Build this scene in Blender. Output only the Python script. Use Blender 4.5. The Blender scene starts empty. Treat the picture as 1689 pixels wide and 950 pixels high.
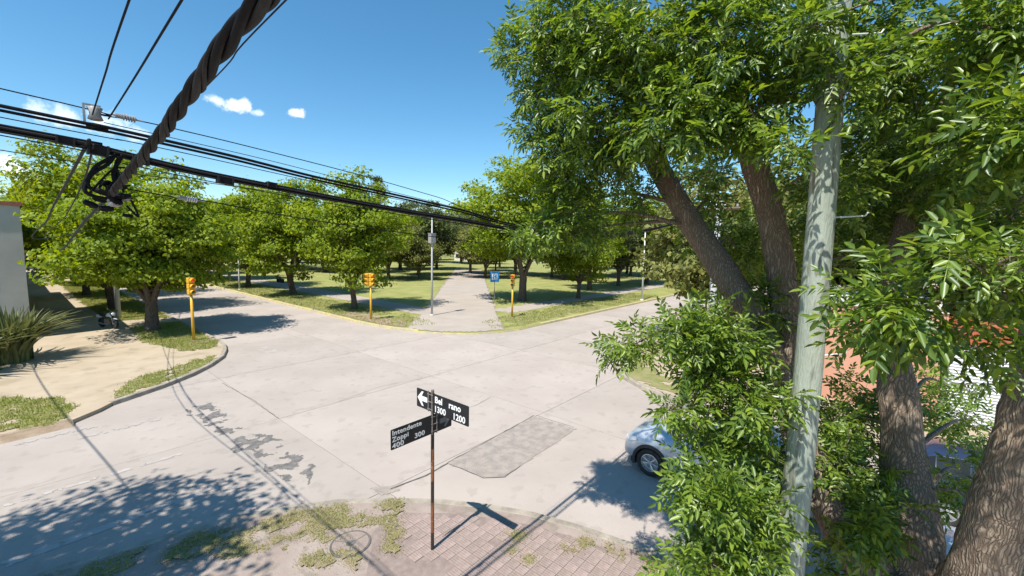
import bpy, bmesh, math, random
import numpy as np
from mathutils import Vector, Matrix, noise

# world axes: x runs along the cross street (away to the right), y along the avenue (away to the left)
scene = bpy.context.scene
C = scene.collection
random.seed(7)
R = math.radians

# ------------------------------------------------------------------ camera
cd = bpy.data.cameras.new('camera')
cam = bpy.data.objects.new('camera', cd); C.objects.link(cam)
cd.sensor_width = 36.0
cd.lens = 36.0 * 700.0 / 1689.0
cd.clip_start = 0.05; cd.clip_end = 3000
r_, u_, f_ = Vector((0.6442, -0.76459, 0.0199)), Vector((0.06443, 0.08017, 0.9947)), Vector((0.76213, 0.63951, -0.10091))
m = Matrix.Identity(4)
for i in range(3):
    m[i][0] = r_[i]; m[i][1] = u_[i]; m[i][2] = -f_[i]
m[2][3] = 5.6
cam.matrix_world = m
scene.camera = cam

# ------------------------------------------------------------------ sky, sun, exposure
SHADOW = Vector((0.546, 0.07, -1.0)).normalized()
EL = math.asin(-SHADOW.z)
w = bpy.data.worlds.new('World'); scene.world = w; w.use_nodes = True
wn, wl = w.node_tree.nodes, w.node_tree.links
bg = wn['Background']; bg.inputs[1].default_value = 0.112
sky = wn.new('ShaderNodeTexSky'); sky.sky_type = 'NISHITA'; sky.sun_disc = False
sky.sun_elevation = EL; sky.sun_rotation = math.atan2(-SHADOW.x, -SHADOW.y)
sky.air_density = 1.0; sky.dust_density = 0.1; sky.ozone_density = 4.0; sky.altitude = 50
hs = wn.new('ShaderNodeHueSaturation'); hs.inputs['Saturation'].default_value = 1.2; hs.inputs['Hue'].default_value = 0.488
wl.new(sky.outputs[0], hs.inputs['Color'])
tc = wn.new('ShaderNodeTexCoord')
nz = wn.new('ShaderNodeTexNoise'); nz.inputs['Scale'].default_value = 30; nz.inputs['Detail'].default_value = 9
nz.inputs['Roughness'].default_value = 0.62
wl.new(tc.outputs['Generated'], nz.inputs['Vector'])
prev = None
for (d, rad, amt) in [((0.2978, 0.9226, 0.2454), 0.030, .8), ((0.2577, 0.9333, 0.25), 0.021, .62), ((0.322, 0.9141, 0.2400), 0.017, .5),
                      ((0.3873, 0.8875, 0.2498), 0.020, .75), ((0.0681, 0.9801, 0.1867), 0.040, .55), ((0.112, 0.9757, 0.188), 0.040, .6),
                      ((0.16, 0.97, 0.178), 0.026, .4), ((0.0014, 0.9939, 0.106), 0.042, .8), ((-0.05, 0.99, 0.11), 0.06, .7), ((-0.3, 0.93, 0.2), 0.09, .6), ((-.7, .65, .25), .12, .6)]:
    v = wn.new('ShaderNodeVectorMath'); v.operation = 'SUBTRACT'; v.inputs[1].default_value = Vector(d).normalized()
    wl.new(tc.outputs['Generated'], v.inputs[0])
    sc = wn.new('ShaderNodeVectorMath'); sc.operation = 'MULTIPLY'; sc.inputs[1].default_value = (1, 1, 1.9)
    wl.new(v.outputs[0], sc.inputs[0])
    ln = wn.new('ShaderNodeVectorMath'); ln.operation = 'LENGTH'; wl.new(sc.outputs[0], ln.inputs[0])
    a = wn.new('ShaderNodeMath'); a.operation = 'MULTIPLY_ADD'; a.inputs[1].default_value = -rad * 3.6; a.inputs[2].default_value = rad * 1.85
    wl.new(nz.outputs['Fac'], a.inputs[0])
    s = wn.new('ShaderNodeMath'); s.operation = 'ADD'; wl.new(ln.outputs['Value'], s.inputs[0]); wl.new(a.outputs[0], s.inputs[1])
    mr = wn.new('ShaderNodeMapRange'); mr.interpolation_type = 'SMOOTHSTEP'
    mr.inputs[1].default_value = rad * 0.15; mr.inputs[2].default_value = rad; mr.inputs[3].default_value = amt; mr.inputs[4].default_value = 0
    wl.new(s.outputs[0], mr.inputs[0])
    if prev is None: prev = mr.outputs[0]
    else:
        mx = wn.new('ShaderNodeMath'); mx.operation = 'MAXIMUM'; wl.new(prev, mx.inputs[0]); wl.new(mr.outputs[0], mx.inputs[1]); prev = mx.outputs[0]
mixc = wn.new('ShaderNodeMix'); mixc.data_type = 'RGBA'
mixc.inputs[7].default_value = (8.4, 8.7, 9.0, 1)
wl.new(prev, mixc.inputs[0]); wl.new(hs.outputs[0], mixc.inputs[6]); wl.new(mixc.outputs[2], bg.inputs[0])

sl = bpy.data.lights.new('sun', 'SUN'); sl.energy = 4.6; sl.angle = R(0.55); sl.color = (1.0, 0.955, 0.88)
sun = bpy.data.objects.new('sun', sl); C.objects.link(sun)
sun.rotation_euler = SHADOW.to_track_quat('-Z', 'Y').to_euler()
vs = scene.view_settings
vs.view_transform = 'Standard'; vs.look = 'None'; vs.gamma = 1; vs.use_curve_mapping = False; vs.exposure = 0.7
try:
    scene.cycles.max_bounces = 4; scene.cycles.diffuse_bounces = 2; scene.cycles.glossy_bounces = 2; scene.cycles.transparent_max_bounces = 4
except Exception: pass

# ------------------------------------------------------------------ material helpers
def mat(name, col, rough=0.8, col2=None, scale=4.0, detail=5.0, bump=0.0, bscale=None, metal=0.0, spec=0.5, island=0.0, objrand=0.0, stretch=None, contrast=(0.35, 0.65), transl=0.0, coat=0.0, emit=None, speck=None):
    M = bpy.data.materials.new(name); M.use_nodes = True
    n, l = M.node_tree.nodes, M.node_tree.links
    b = n['Principled BSDF']; out = n['Material Output']
    b.inputs['Roughness'].default_value = rough; b.inputs['Metallic'].default_value = metal
    b.inputs['Specular IOR Level'].default_value = spec
    if coat: b.inputs['Coat Weight'].default_value = coat
    t = n.new('ShaderNodeTexCoord'); vec = t.outputs['Object']
    if stretch:
        mp = n.new('ShaderNodeMapping'); mp.inputs['Scale'].default_value = stretch; l.new(vec, mp.inputs[0]); vec = mp.outputs[0]
    rgb = n.new('ShaderNodeRGB'); rgb.outputs[0].default_value = (*col, 1); cur = rgb.outputs[0]
    if col2:
        nt = n.new('ShaderNodeTexNoise'); nt.inputs['Scale'].default_value = scale; nt.inputs['Detail'].default_value = detail; nt.inputs['Roughness'].default_value = 0.6
        l.new(vec, nt.inputs['Vector'])
        cr = n.new('ShaderNodeMapRange'); cr.inputs[1].default_value = contrast[0]; cr.inputs[2].default_value = contrast[1]
        l.new(nt.outputs['Fac'], cr.inputs[0])
        mx = n.new('ShaderNodeMix'); mx.data_type = 'RGBA'; mx.inputs[7].default_value = (*col2, 1)
        l.new(cr.outputs[0], mx.inputs[0]); l.new(cur, mx.inputs[6]); cur = mx.outputs[2]
    if speck:      # (colour, scale, threshold)
        nt = n.new('ShaderNodeTexNoise'); nt.inputs['Scale'].default_value = speck[1]; nt.inputs['Detail'].default_value = 3
        l.new(vec, nt.inputs['Vector'])
        cr = n.new('ShaderNodeMapRange'); cr.inputs[1].default_value = speck[2]; cr.inputs[2].default_value = speck[2] + 0.08; cr.inputs[4].default_value = speck[3] if len(speck) > 3 else 1
        l.new(nt.outputs['Fac'], cr.inputs[0])
        mx = n.new('ShaderNodeMix'); mx.data_type = 'RGBA'; mx.inputs[7].default_value = (*speck[0], 1)
        l.new(cr.outputs[0], mx.inputs[0]); l.new(cur, mx.inputs[6]); cur = mx.outputs[2]
    for amt, src in ((island, 'i'), (objrand, 'o')):
        if amt:
            if src == 'i': g = n.new('ShaderNodeNewGeometry'); o = g.outputs['Random Per Island']
            else: g = n.new('ShaderNodeObjectInfo'); o = g.outputs['Random']
            hsv = n.new('ShaderNodeHueSaturation')
            m1 = n.new('ShaderNodeMapRange'); m1.inputs[3].default_value = 1 - amt; m1.inputs[4].default_value = 1 + amt
            l.new(o, m1.inputs[0]); l.new(m1.outputs[0], hsv.inputs['Value'])
            m2 = n.new('ShaderNodeMath'); m2.operation = 'MULTIPLY_ADD'; m2.inputs[1].default_value = -0.085 * amt; m2.inputs[2].default_value = 0.5 + 0.035 * amt
            l.new(o, m2.inputs[0]); l.new(m2.outputs[0], hsv.inputs['Hue'])
            l.new(cur, hsv.inputs['Color']); cur = hsv.outputs[0]
    l.new(cur, b.inputs['Base Color'])
    if bump:
        bn = n.new('ShaderNodeTexNoise'); bn.inputs['Scale'].default_value = bscale or scale * 6; bn.inputs['Detail'].default_value = 6
        l.new(vec, bn.inputs['Vector'])
        bp = n.new('ShaderNodeBump'); bp.inputs['Strength'].default_value = bump; bp.inputs['Distance'].default_value = 0.03
        l.new(bn.outputs['Fac'], bp.inputs['Height']); l.new(bp.outputs[0], b.inputs['Normal'])
    if emit:
        b.inputs['Emission Color'].default_value = (*emit[0], 1); b.inputs['Emission Strength'].default_value = emit[1]
    if transl:
        tr = n.new('ShaderNodeBsdfTranslucent'); ms = n.new('ShaderNodeMixShader'); ms.inputs[0].default_value = transl
        hv = n.new('ShaderNodeHueSaturation'); hv.inputs['Hue'].default_value = 0.485; hv.inputs['Value'].default_value = 1.5; hv.inputs['Saturation'].default_value = 1.1
        l.new(cur, hv.inputs['Color']); l.new(hv.outputs[0], tr.inputs[0])
        l.new(b.outputs[0], ms.inputs[1]); l.new(tr.outputs[0], ms.inputs[2]); l.new(ms.outputs[0], out.inputs[0])
    return M

MT = dict(
    concrete=mat('road_concrete', (0.322, 0.275, 0.238), 0.85, (0.398, 0.345, 0.302), 0.33, 10, bump=0.35, bscale=55, objrand=0.07, contrast=(0.3, 0.68), speck=((0.265, 0.225, 0.195), 2.4, 0.57, 0.35)),
    joint=mat('joint_tar', (0.07, 0.065, 0.06), 0.9, (0.14, 0.125, 0.11), 6),
    beige=mat('beige_pavement', (0.36, 0.285, 0.195), 0.9, (0.42, 0.34, 0.24), 0.8, 7, bump=0.3, bscale=40, speck=((0.27, 0.22, 0.145), 1.3, 0.57, .6)),
    pink=mat('pink_pavement', (0.255, 0.195, 0.162), 0.9, (0.345, 0.282, 0.24), 1.1, 9, bump=0.4, bscale=50, speck=((0.20, 0.165, 0.125), 2.6, 0.55, .65)),
    tile=mat('red_tile', (0.27, 0.195, 0.168), 0.85, (0.33, 0.262, 0.225), 5.0, 6, bump=0.3, bscale=70, objrand=0.09),
    grout=mat('grout', (0.20, 0.15, 0.13), 0.95, (0.26, 0.205, 0.175), 8),
    kerb=mat('kerb_concrete', (0.37, 0.32, 0.255), 0.85, (0.22, 0.19, 0.15), 3, bump=0.3),
    kerby=mat('kerb_yellow', (0.50, 0.41, 0.15), 0.85, (0.37, 0.32, 0.23), 2.6, 8, bump=0.4, contrast=(.38, .58)),
    dirt=mat('dirt', (0.24, 0.17, 0.11), 0.95, (0.32, 0.245, 0.17), 3, bump=0.6),
    lawn=mat('lawn', (0.20, 0.22, 0.05), 0.95, (0.30, 0.285, 0.10), 0.5, 8, bump=0.6, bscale=45, contrast=(0.36, 0.66)),
    turf=mat('turf', (0.16, 0.18, 0.04), 0.95, (0.27, 0.235, 0.11), 1.6, 8, bump=0.6, bscale=45),
    turfdry=mat('dry_turf', (0.20, 0.165, 0.085), 0.95, (0.29, 0.23, 0.155), 2.2, 8, bump=0.6, bscale=45),
    blade=mat('grass_blade', (0.19, 0.25, 0.03), 0.7, (0.31, 0.30, 0.08), 1.2, island=0.3, transl=0.3),
    path=mat('park_path', (0.33, 0.28, 0.235), 0.9, (0.38, 0.325, 0.275), .5, bump=0.2),
    asphalt=mat('asphalt', (0.10, 0.095, 0.092), 0.9, (0.20, 0.18, 0.165), 7, bump=0.5, bscale=60),
    patch=mat('gravel_patch', (0.255, 0.22, 0.192), 0.9, (0.335, 0.287, 0.247), 4, 10, bump=0.7, bscale=40, contrast=(.4, .6)),
    paint=mat('road_paint', (0.41, 0.375, 0.345), 0.7, (0.35, 0.31, 0.28), 5),
    bark=mat('ash_bark', (0.20, 0.14, 0.095), 0.95, (0.075, 0.05, 0.035), 3.2, 8, bump=1.0, bscale=7, stretch=(4, 4, 0.8), contrast=(.42, .6)),
    bark2=mat('street_tree_bark', (0.17, 0.125, 0.09), 0.95, (0.07, 0.052, 0.04), 5, 6, bump=0.8, stretch=(3, 3, .8)),
    ash=mat('ash_leaf', (0.135, 0.225, 0.030), 0.38, island=0.55, transl=0.42, spec=0.62),
    leafy=mat('maple_leaf', (0.245, 0.315, 0.026), 0.6, (0.165, 0.245, 0.022), 0.45, 3, island=0.3, transl=0.45, spec=0.3),
    leafd=mat('dark_leaf', (0.085, 0.115, 0.03), 0.6, (0.11, 0.13, 0.035), 0.4, 3, island=0.35, transl=0.3, spec=0.3),
    leafo=mat('olive_leaf', (0.15, 0.17, 0.045), 0.6, (0.19, 0.20, 0.05), 0.4, 3, island=0.3, transl=0.35, spec=0.3),
    phorm=mat('flax_leaf', (0.11, 0.14, 0.04), 0.5, (0.20, 0.20, 0.07), 3, objrand=0.3, transl=0.2),
    pole=mat('pole_paint', (0.40, 0.435, 0.36), 0.8, (0.29, 0.325, 0.265), 2.2, 9, bump=0.5, bscale=22, stretch=(3, 3, .45), speck=((0.17, 0.17, 0.13), 6, 0.57, .8)),
    steelw=mat('white_steel', (0.75, 0.76, 0.77), 0.5, (0.6, 0.6, 0.6), 8),
    cable=mat('cable_black', (0.007, 0.007, 0.009), 0.6, (0.012, 0.012, 0.014), 20, spec=.12),
    cableg=mat('cable_grey', (0.018, 0.018, 0.020), 0.6, (0.03, 0.03, 0.032), 12, spec=.15),
    alum=mat('aluminium', (0.42, 0.42, 0.42), 0.45, (0.3, 0.3, 0.3), 14, metal=0.6),
    ceramic=mat('insulator_grey', (0.36, 0.35, 0.33), 0.4, (0.26, 0.25, 0.24), 9),
    blacks=mat('sign_black', (0.012, 0.012, 0.014), 0.45, (0.022, 0.022, 0.024), 10),
    white=mat('sign_white', (0.80, 0.80, 0.78), 0.6),
    grey=mat('faded_white', (0.22, 0.22, 0.22), 0.6, (0.12, 0.12, 0.12), 20),  # mottled dull grey for the arrow of the lower blade
    rust=mat('rusty_orange', (0.30, 0.105, 0.035), 0.85, (0.13, 0.05, 0.025), 9, 7, bump=0.4, speck=((0.42, 0.24, 0.13), 14, .6)),
    blackp=mat('chipped_black', (0.02, 0.018, 0.016), 0.6, (0.05, 0.03, 0.02), 11),
    galv=mat('galvanised', (0.28, 0.255, 0.23), 0.6, (0.19, 0.15, 0.12), 16, metal=.3),
    yellow=mat('signal_yellow', (0.72, 0.40, 0.03), 0.5, (0.60, 0.33, 0.035), 5),
    lensr=mat('lens_red', (0.60, 0.045, 0.015), 0.3, emit=((1, .08, .02), .25)), lensa=mat('lens_amber', (0.32, 0.14, 0.015), 0.3), lensg=mat('lens_green', (0.01, 0.12, 0.075), 0.3),
    lensgl=mat('lens_green_lit', (0.03, 0.45, 0.28), 0.3, emit=((.05, .9, .5), .35)),
    plaster=mat('plaster_grey', (0.44, 0.42, 0.39), 0.9, (0.36, 0.345, 0.32), 0.6, 7, bump=.15),
    whitew=mat('white_wall', (0.66, 0.64, 0.60), 0.9, (0.55, 0.53, 0.5), 0.7, 6),
    salmon=mat('salmon_wall', (0.58, 0.30, 0.20), 0.9, (0.52, 0.26, 0.17), 0.9, 6, bump=.15),
    redband=mat('red_band', (0.46, 0.11, 0.05), 0.7, (0.40, 0.09, 0.045), 2),
    shutter=mat('shutter_white', (0.68, 0.69, 0.71), 0.5, (0.6, 0.6, 0.62), 2),
    rooft=mat('roof_tile', (0.34, 0.12, 0.07), 0.85, (0.25, 0.09, 0.06), 3, bump=.4),
    glass=mat('glass_dark', (0.02, 0.025, 0.03), 0.06, spec=0.8), wood=mat('wood_brown', (0.16, 0.09, 0.05), 0.7, (0.1, 0.06, 0.035), 6),
    silver=mat('paint_silver_blue', (0.46, 0.50, 0.55), 0.28, metal=.25, coat=1.0), pwhite=mat('paint_white', (0.62, 0.64, 0.68), 0.3, coat=1.0), pnavy=mat('paint_navy', (0.02, 0.03, 0.07), 0.3, coat=1.0),
    rubber=mat('rubber', (0.018, 0.018, 0.018), 0.8, (0.03, .03, .03), 9), plast=mat('black_plastic', (0.025, 0.025, 0.027), 0.6), rim=mat('alloy', (0.55, 0.56, 0.58), 0.3, metal=0.7),
    lampc=mat('lamp_clear', (0.6, 0.62, 0.65), 0.1, spec=.9), taill=mat('tail_red', (0.55, 0.015, 0.02), 0.2, coat=.6),
    blue=mat('sign_blue', (0.02, 0.20, 0.50), 0.5), conc2=mat('concrete_post', (0.5, 0.5, 0.48), 0.8, (0.42, 0.42, 0.4), 4),
    cover=mat('cover_concrete', (0.29, 0.225, 0.19), 0.9, (0.235, 0.185, 0.155), 6, bump=.4), iron=mat('cast_iron', (0.12, 0.11, 0.10), 0.7, (0.2, 0.18, 0.16), 12, metal=.4),
)

def bark_mat(name, c1, c2, sc=(7, 7, 1.6)):
    M = bpy.data.materials.new(name); M.use_nodes = True; n, l = M.node_tree.nodes, M.node_tree.links; b = n['Principled BSDF']; b.inputs['Roughness'].default_value = .95; b.inputs['Specular IOR Level'].default_value = .2
    t = n.new('ShaderNodeTexCoord'); dn = n.new('ShaderNodeTexNoise'); dn.inputs['Scale'].default_value = 2.5; dn.inputs['Detail'].default_value = 4; l.new(t.outputs['Object'], dn.inputs['Vector'])
    mx0 = n.new('ShaderNodeMix'); mx0.data_type = 'RGBA'; mx0.blend_type = 'LINEAR_LIGHT'; mx0.inputs[0].default_value = .10; l.new(t.outputs['Object'], mx0.inputs[6]); l.new(dn.outputs['Color'], mx0.inputs[7])
    mp = n.new('ShaderNodeMapping'); mp.inputs['Scale'].default_value = sc; l.new(mx0.outputs[2], mp.inputs[0])
    vo = n.new('ShaderNodeTexVoronoi'); vo.feature = 'DISTANCE_TO_EDGE'; vo.inputs['Scale'].default_value = 1.6; l.new(mp.outputs[0], vo.inputs['Vector'])
    r1 = n.new('ShaderNodeMapRange'); r1.inputs[2].default_value = .32; l.new(vo.outputs['Distance'], r1.inputs[0])
    fn = n.new('ShaderNodeTexNoise'); fn.inputs['Scale'].default_value = 4; fn.inputs['Detail'].default_value = 8; l.new(mp.outputs[0], fn.inputs['Vector'])
    mu = n.new('ShaderNodeMath'); mu.operation = 'MULTIPLY'; l.new(r1.outputs[0], mu.inputs[0]); l.new(fn.outputs['Fac'], mu.inputs[1])
    mx = n.new('ShaderNodeMix'); mx.data_type = 'RGBA'; mx.inputs[6].default_value = (*c2, 1); mx.inputs[7].default_value = (*c1, 1)
    r2 = n.new('ShaderNodeMapRange'); r2.inputs[1].default_value = .05; r2.inputs[2].default_value = .5; l.new(mu.outputs[0], r2.inputs[0]); l.new(r2.outputs[0], mx.inputs[0]); l.new(mx.outputs[2], b.inputs['Base Color'])
    bp = n.new('ShaderNodeBump'); bp.inputs['Strength'].default_value = 1; bp.inputs['Distance'].default_value = .02; l.new(mu.outputs[0], bp.inputs['Height']); l.new(bp.outputs[0], b.inputs['Normal'])
    return M
MT['bark'] = bark_mat('ash_bark_ridged', (0.37, 0.295, 0.225), (0.17, 0.125, 0.09), (24, 24, 2.0))

# ------------------------------------------------------------------ object helpers
def tag(o, label=None, cat=None, group=None, kind=None):
    if label: o['label'] = label
    if cat: o['category'] = cat
    if group: o['group'] = group
    if kind: o['kind'] = kind
    return o
def link(name, me, parent=None, mtl=None):
    if mtl is not None and not me.materials: me.materials.append(MT[mtl] if isinstance(mtl, str) else mtl)
    o = bpy.data.objects.new(name, me); C.objects.link(o); o.parent = parent
    return o
def empty(name, loc=(0, 0, 0), rz=0.0):
    o = bpy.data.objects.new(name, None); C.objects.link(o); o.location = loc; o.rotation_euler = (0, 0, rz); o.empty_display_size = 0.2
    return o
def copy_tree(o, parent=None):
    c = o.copy(); C.objects.link(c); c.parent = parent
    for ch in list(o.children): copy_tree(ch, c)
    return c
class MB:
    def __init__(s): s.v = []; s.f = []
    def add(s, v, f):
        k = len(s.v); s.v += [tuple(p) for p in v]; s.f += [tuple(i + k for i in q) for q in f]; return s
    def box(s, x0, x1, y0, y1, z0, z1):
        return s.add([(x0, y0, z0), (x1, y0, z0), (x1, y1, z0), (x0, y1, z0), (x0, y0, z1), (x1, y0, z1), (x1, y1, z1), (x0, y1, z1)],
                     [(0, 3, 2, 1), (4, 5, 6, 7), (0, 1, 5, 4), (1, 2, 6, 5), (2, 3, 7, 6), (3, 0, 4, 7)])
    def prism(s, poly, z0, z1):
        n = len(poly); v = [(x, y, z0) for x, y in poly] + [(x, y, z1) for x, y in poly]
        return s.add(v, [tuple(range(n - 1, -1, -1)), tuple(range(n, 2 * n))] + [(i, (i + 1) % n, n + (i + 1) % n, n + i) for i in range(n)])
    def tube(s, pts, rad, n=8, cap=True, rough=0.0, sc=6.0):
        pts = [Vector(p) for p in pts]
        if not hasattr(rad, '__len__'): rad = [rad] * len(pts)
        t0 = (pts[1] - pts[0]).normalized()
        a = t0.orthogonal().normalized(); v = []; f = []
        for i, p in enumerate(pts):
            t = (pts[min(i + 1, len(pts) - 1)] - pts[max(i - 1, 0)]).normalized()
            a = (a - t * a.dot(t)).normalized(); b = t.cross(a)
            for k in range(n):
                d = a * math.cos(2 * math.pi * k / n) + b * math.sin(2 * math.pi * k / n)
                rr = rad[i]
                if rough: rr *= 1 + rough * noise.noise(Vector((p.x * 1.5 + d.x * 1.6, p.y * 1.5 + d.y * 1.6, p.z * 1.1)) * sc / 4) + rough * .5 * noise.noise((p * .8 + d * rad[i]) * sc * 2.2)
                v.append(p + d * rr)
        for i in range(len(pts) - 1):
            for k in range(n): f.append((i * n + k, i * n + (k + 1) % n, (i + 1) * n + (k + 1) % n, (i + 1) * n + k))
        if cap: f += [tuple(range(n - 1, -1, -1)), tuple(range((len(pts) - 1) * n, len(pts) * n))]
        return s.add(v, f)
    def lathe(s, prof, n=16, M=None):       # prof: (r, z) list, around z
        v = []; f = []
        for r, z in prof:
            for k in range(n): v.append(Vector((r * math.cos(2 * math.pi * k / n), r * math.sin(2 * math.pi * k / n), z)))
        for i in range(len(prof) - 1):
            for k in range(n): f.append((i * n + k, i * n + (k + 1) % n, (i + 1) * n + (k + 1) % n, (i + 1) * n + k))
        f += [tuple(range(n - 1, -1, -1)), tuple(range((len(prof) - 1) * n, len(prof) * n))]
        if M is not None: v = [M @ p for p in v]
        return s.add(v, f)
    def mesh(s, name, smooth=False, mtl=None):
        me = bpy.data.meshes.new(name); me.from_pydata(s.v, [], s.f); me.update()
        if smooth: me.polygons.foreach_set('use_smooth', [True] * len(me.polygons))
        if mtl: me.materials.append(MT[mtl])
        return me
    def obj(s, name, mtl, parent=None, smooth=False): return link(name, s.mesh(name, smooth), parent, mtl)
def quad_mesh(name, V, Q, smooth=False):
    V = np.asarray(V, dtype=np.float32); Q = np.asarray(Q, dtype=np.int32); k = Q.shape[1]
    me = bpy.data.meshes.new(name); me.vertices.add(len(V)); me.vertices.foreach_set('co', V.ravel())
    me.loops.add(Q.size); me.loops.foreach_set('vertex_index', Q.ravel())
    me.polygons.add(len(Q)); me.polygons.foreach_set('loop_start', np.arange(0, Q.size, k, dtype=np.int32))
    if smooth: me.polygons.foreach_set('use_smooth', np.ones(len(Q), dtype=bool))
    me.update(calc_edges=True); return me
def spline(P, n=6):
    P = np.array(P, float); out = []
    E = np.vstack([2 * P[0] - P[1], P, 2 * P[-1] - P[-2]])
    for i in range(1, len(E) - 2):
        for k in range(n):
            t = k / n; a, b, c, d = E[i - 1], E[i], E[i + 1], E[i + 2]
            out.append(0.5 * (2 * b + (c - a) * t + (2 * a - 5 * b + 4 * c - d) * t * t + (3 * b - a - 3 * c + d) * t ** 3))
    out.append(P[-1]); return np.array(out)
def inside(x, y, poly):
    c = False; n = len(poly)
    for i in range(n):
        (x0, y0), (x1, y1) = poly[i], poly[i - 1]
        if (y0 > y) != (y1 > y) and x < (x1 - x0) * (y - y0) / (y1 - y0) + x0: c = not c
    return c
def nz2(x, y, s=1.0, seed=0.0): return noise.fractal(Vector((x * s, y * s, seed)), 1.0, 2.0, 4)
def smooth_poly(P, n=5):
    P = list(P); Q = [P[-1]] + P + [P[0], P[1]]
    out = []
    for i in range(1, len(Q) - 2):
        a, b, c, d = (np.array(Q[j], float) for j in (i - 1, i, i + 1, i + 2))
        for k in range(n):
            t = k / n; out.append(tuple(0.5 * (2 * b + (c - a) * t + (2 * a - 5 * b + 4 * c - d) * t * t + (3 * b - a - 3 * c + d) * t ** 3)))
    return out

# ================================================================== THE SETTING
def sheet(name, poly, z, mtl, thick=0.0):
    mb = MB()
    if thick: mb.prism(poly, z - thick, z)
    else: mb.add([(x, y, z) for x, y in poly], [tuple(range(len(poly)))])
    return tag(mb.obj(name, mtl), kind='structure')
sheet('ground', [(-900, -900), (1500, -900), (1500, 1500), (-900, 1500)], -0.06, 'lawn')
road = sheet('road', [(-90, 1.0), (5.0, 1.0), (5.0, -60), (17.6, -60), (17.6, 2.0), (260, 2.0), (260, 20), (30, 24), (17.6, 30), (17.6, 260), (5, 260), (5, 24), (-90, 24)], -0.025, 'joint')
UL = [-19, -13.2, -7.3, -1.3, 5.2, 11.3, 17.4, 22.0, 26.6, 31.2, 35.8, 40.4, 45, 49.6]
VL = [2.15, 8.0, 13.85, 19.7, 25.5]
G = 0.007
cells = []
for i in range(len(UL) - 1):
    for j in range(len(VL) - 1):
        u0, u1, v0, v1 = UL[i], UL[i + 1], VL[j], VL[j + 1]
        if (u1 <= -1.2 or u0 >= 22) and not (v0 in (8.0, 13.85)): continue
        cells.append((u0, u1, v0, v1))
for v0 in [-14, -8.6, -3.2, 25.5, 30.5, 35.5, 40.5, 45.5, 50.5, 55.5, 60.5, 65.5]:
    v1 = {-3.2: 2.15, -8.6: -3.2, -14: -8.6}.get(v0, v0 + 5.0)
    cells += [(5.2, 11.3, v0, v1), (11.3, 17.4, v0, v1)]
for (u0, u1, v0, v1) in cells:
    dz = random.uniform(-0.003, 0.002)
    mb = MB(); x, y = (u0 + u1) / 2, (v0 + v1) / 2
    mb.box(u0 + G - x, u1 - G - x, v0 + G - y, v1 - G - y, -0.18, dz)
    o = mb.obj('road_slab', 'concrete', road); o.location = (x, y, 0)
sheet('far_road', [(49.62, 8.0), (260, 8.0), (260, 19.7), (49.62, 19.7)], -0.004, 'concrete')
sheet('far_avenue', [(5.2, 70.52), (17.4, 70.52), (17.4, 260), (5.2, 260)], -0.004, 'concrete')
sheet('near_road', [(-90, 8.0), (-19.02, 8.0), (-19.02, 19.7), (-90, 19.7)], -0.004, 'concrete')

# blocks with kerbs
NW = [(-90, 17.75), (-0.5, 17.75), (0.95, 17.9), (1.6, 18.5), (1.95, 18.95), (3.47, 19.87), (4.6, 20.8), (5.5, 21.8), (6.3, 23.0), (6.8, 24.3), (7.1, 25.5), (7.2, 26.5), (7.2, 260), (-90, 260)]
SW = [(-90, 9.9), (0.2, 9.85), (1.77, 9.41), (2.6, 9.15), (3.25, 8.8), (4.15, 8.2), (4.9, 7.44), (5.6, 6.6), (6.13, 5.76), (6.55, 4.9), (6.84, 3.97), (7.1, 2.75), (7.2, 1.4), (7.25, -60), (-90, -60)]
NE = [(15.4, 260), (15.4, 27.5), (15.45, 25.5), (15.75, 23.6), (16.4, 21.4), (17.3, 19.7), (18.4, 18.5), (19.8, 17.75), (21.5, 17.35), (24, 17.4), (260, 17.6), (260, 260)]
SE = [(260, 9.3), (20.2, 9.3), (19.0, 9.15), (17.7, 8.6), (16.6, 7.6), (15.9, 6.5), (15.5, 5.2), (15.4, 4.0), (15.4, -60), (260, -60)]
sheet('left_pavement', NW, 0.12, 'beige', 0.3)
sheet('near_pavement', SW, 0.09, 'pink', 0.3)
sheet('park_lawn', NE, 0.12, 'lawn', 0.3)
sheet('right_pavement', SE, 0.12, 'beige', 0.3)
def kerb(name, path, top, mtl, width=0.15, out=0.02, slope=0.03):
    P = [Vector((x, y, 0)) for x, y in path]; mb = MB(); v = []; f = []
    for i, p in enumerate(P):
        t = (P[min(i + 1, len(P) - 1)] - P[max(i - 1, 0)]).normalized(); nrm = Vector((-t.y, t.x, 0))
        tp = top[i] if hasattr(top, '__len__') else top
        j = random.uniform(-.006, .006)
        for d, z in ((-out - slope * 1.3 + j, -0.04), (-out + j, tp - .02), (-out + .02 + j, tp), (width, tp), (width, -.1)): v.append(p + nrm * d + Vector((0, 0, z)))
    for i in range(len(P) - 1):
        for k in range(4): f.append((i * 5 + k, (i + 1) * 5 + k, (i + 1) * 5 + k + 1, i * 5 + k + 1))
    n = len(P) - 1
    f += [(0, 1, 2, 3, 4), tuple(n * 5 + k for k in (4, 3, 2, 1, 0))]
    mb.add(v, f); return tag(mb.obj(name, mtl), kind='structure')
def dense(path, step=0.8):
    out = []
    for a, b in zip(path[:-1], path[1:]):
        n = max(1, int(math.dist(a, b) / step))
        n = min(n, 40)
        out += [(a[0] + (b[0] - a[0]) * k / n, a[1] + (b[1] - a[1]) * k / n) for k in range(n)]
    return out + [path[-1]]
kerb('kerb', dense(NW[4:13]), 0.145, 'kerb')
kerb('kerb', dense(NW[0:3]), 0.134, 'dirt', slope=.28)
kerb('kerb', dense(SW[0:14]), 0.098, 'kerb')
ye = dense([p for p in NE[0:5]]); kerb('kerb_yellow', ye, 0.15, 'kerby', 0.17)
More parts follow.
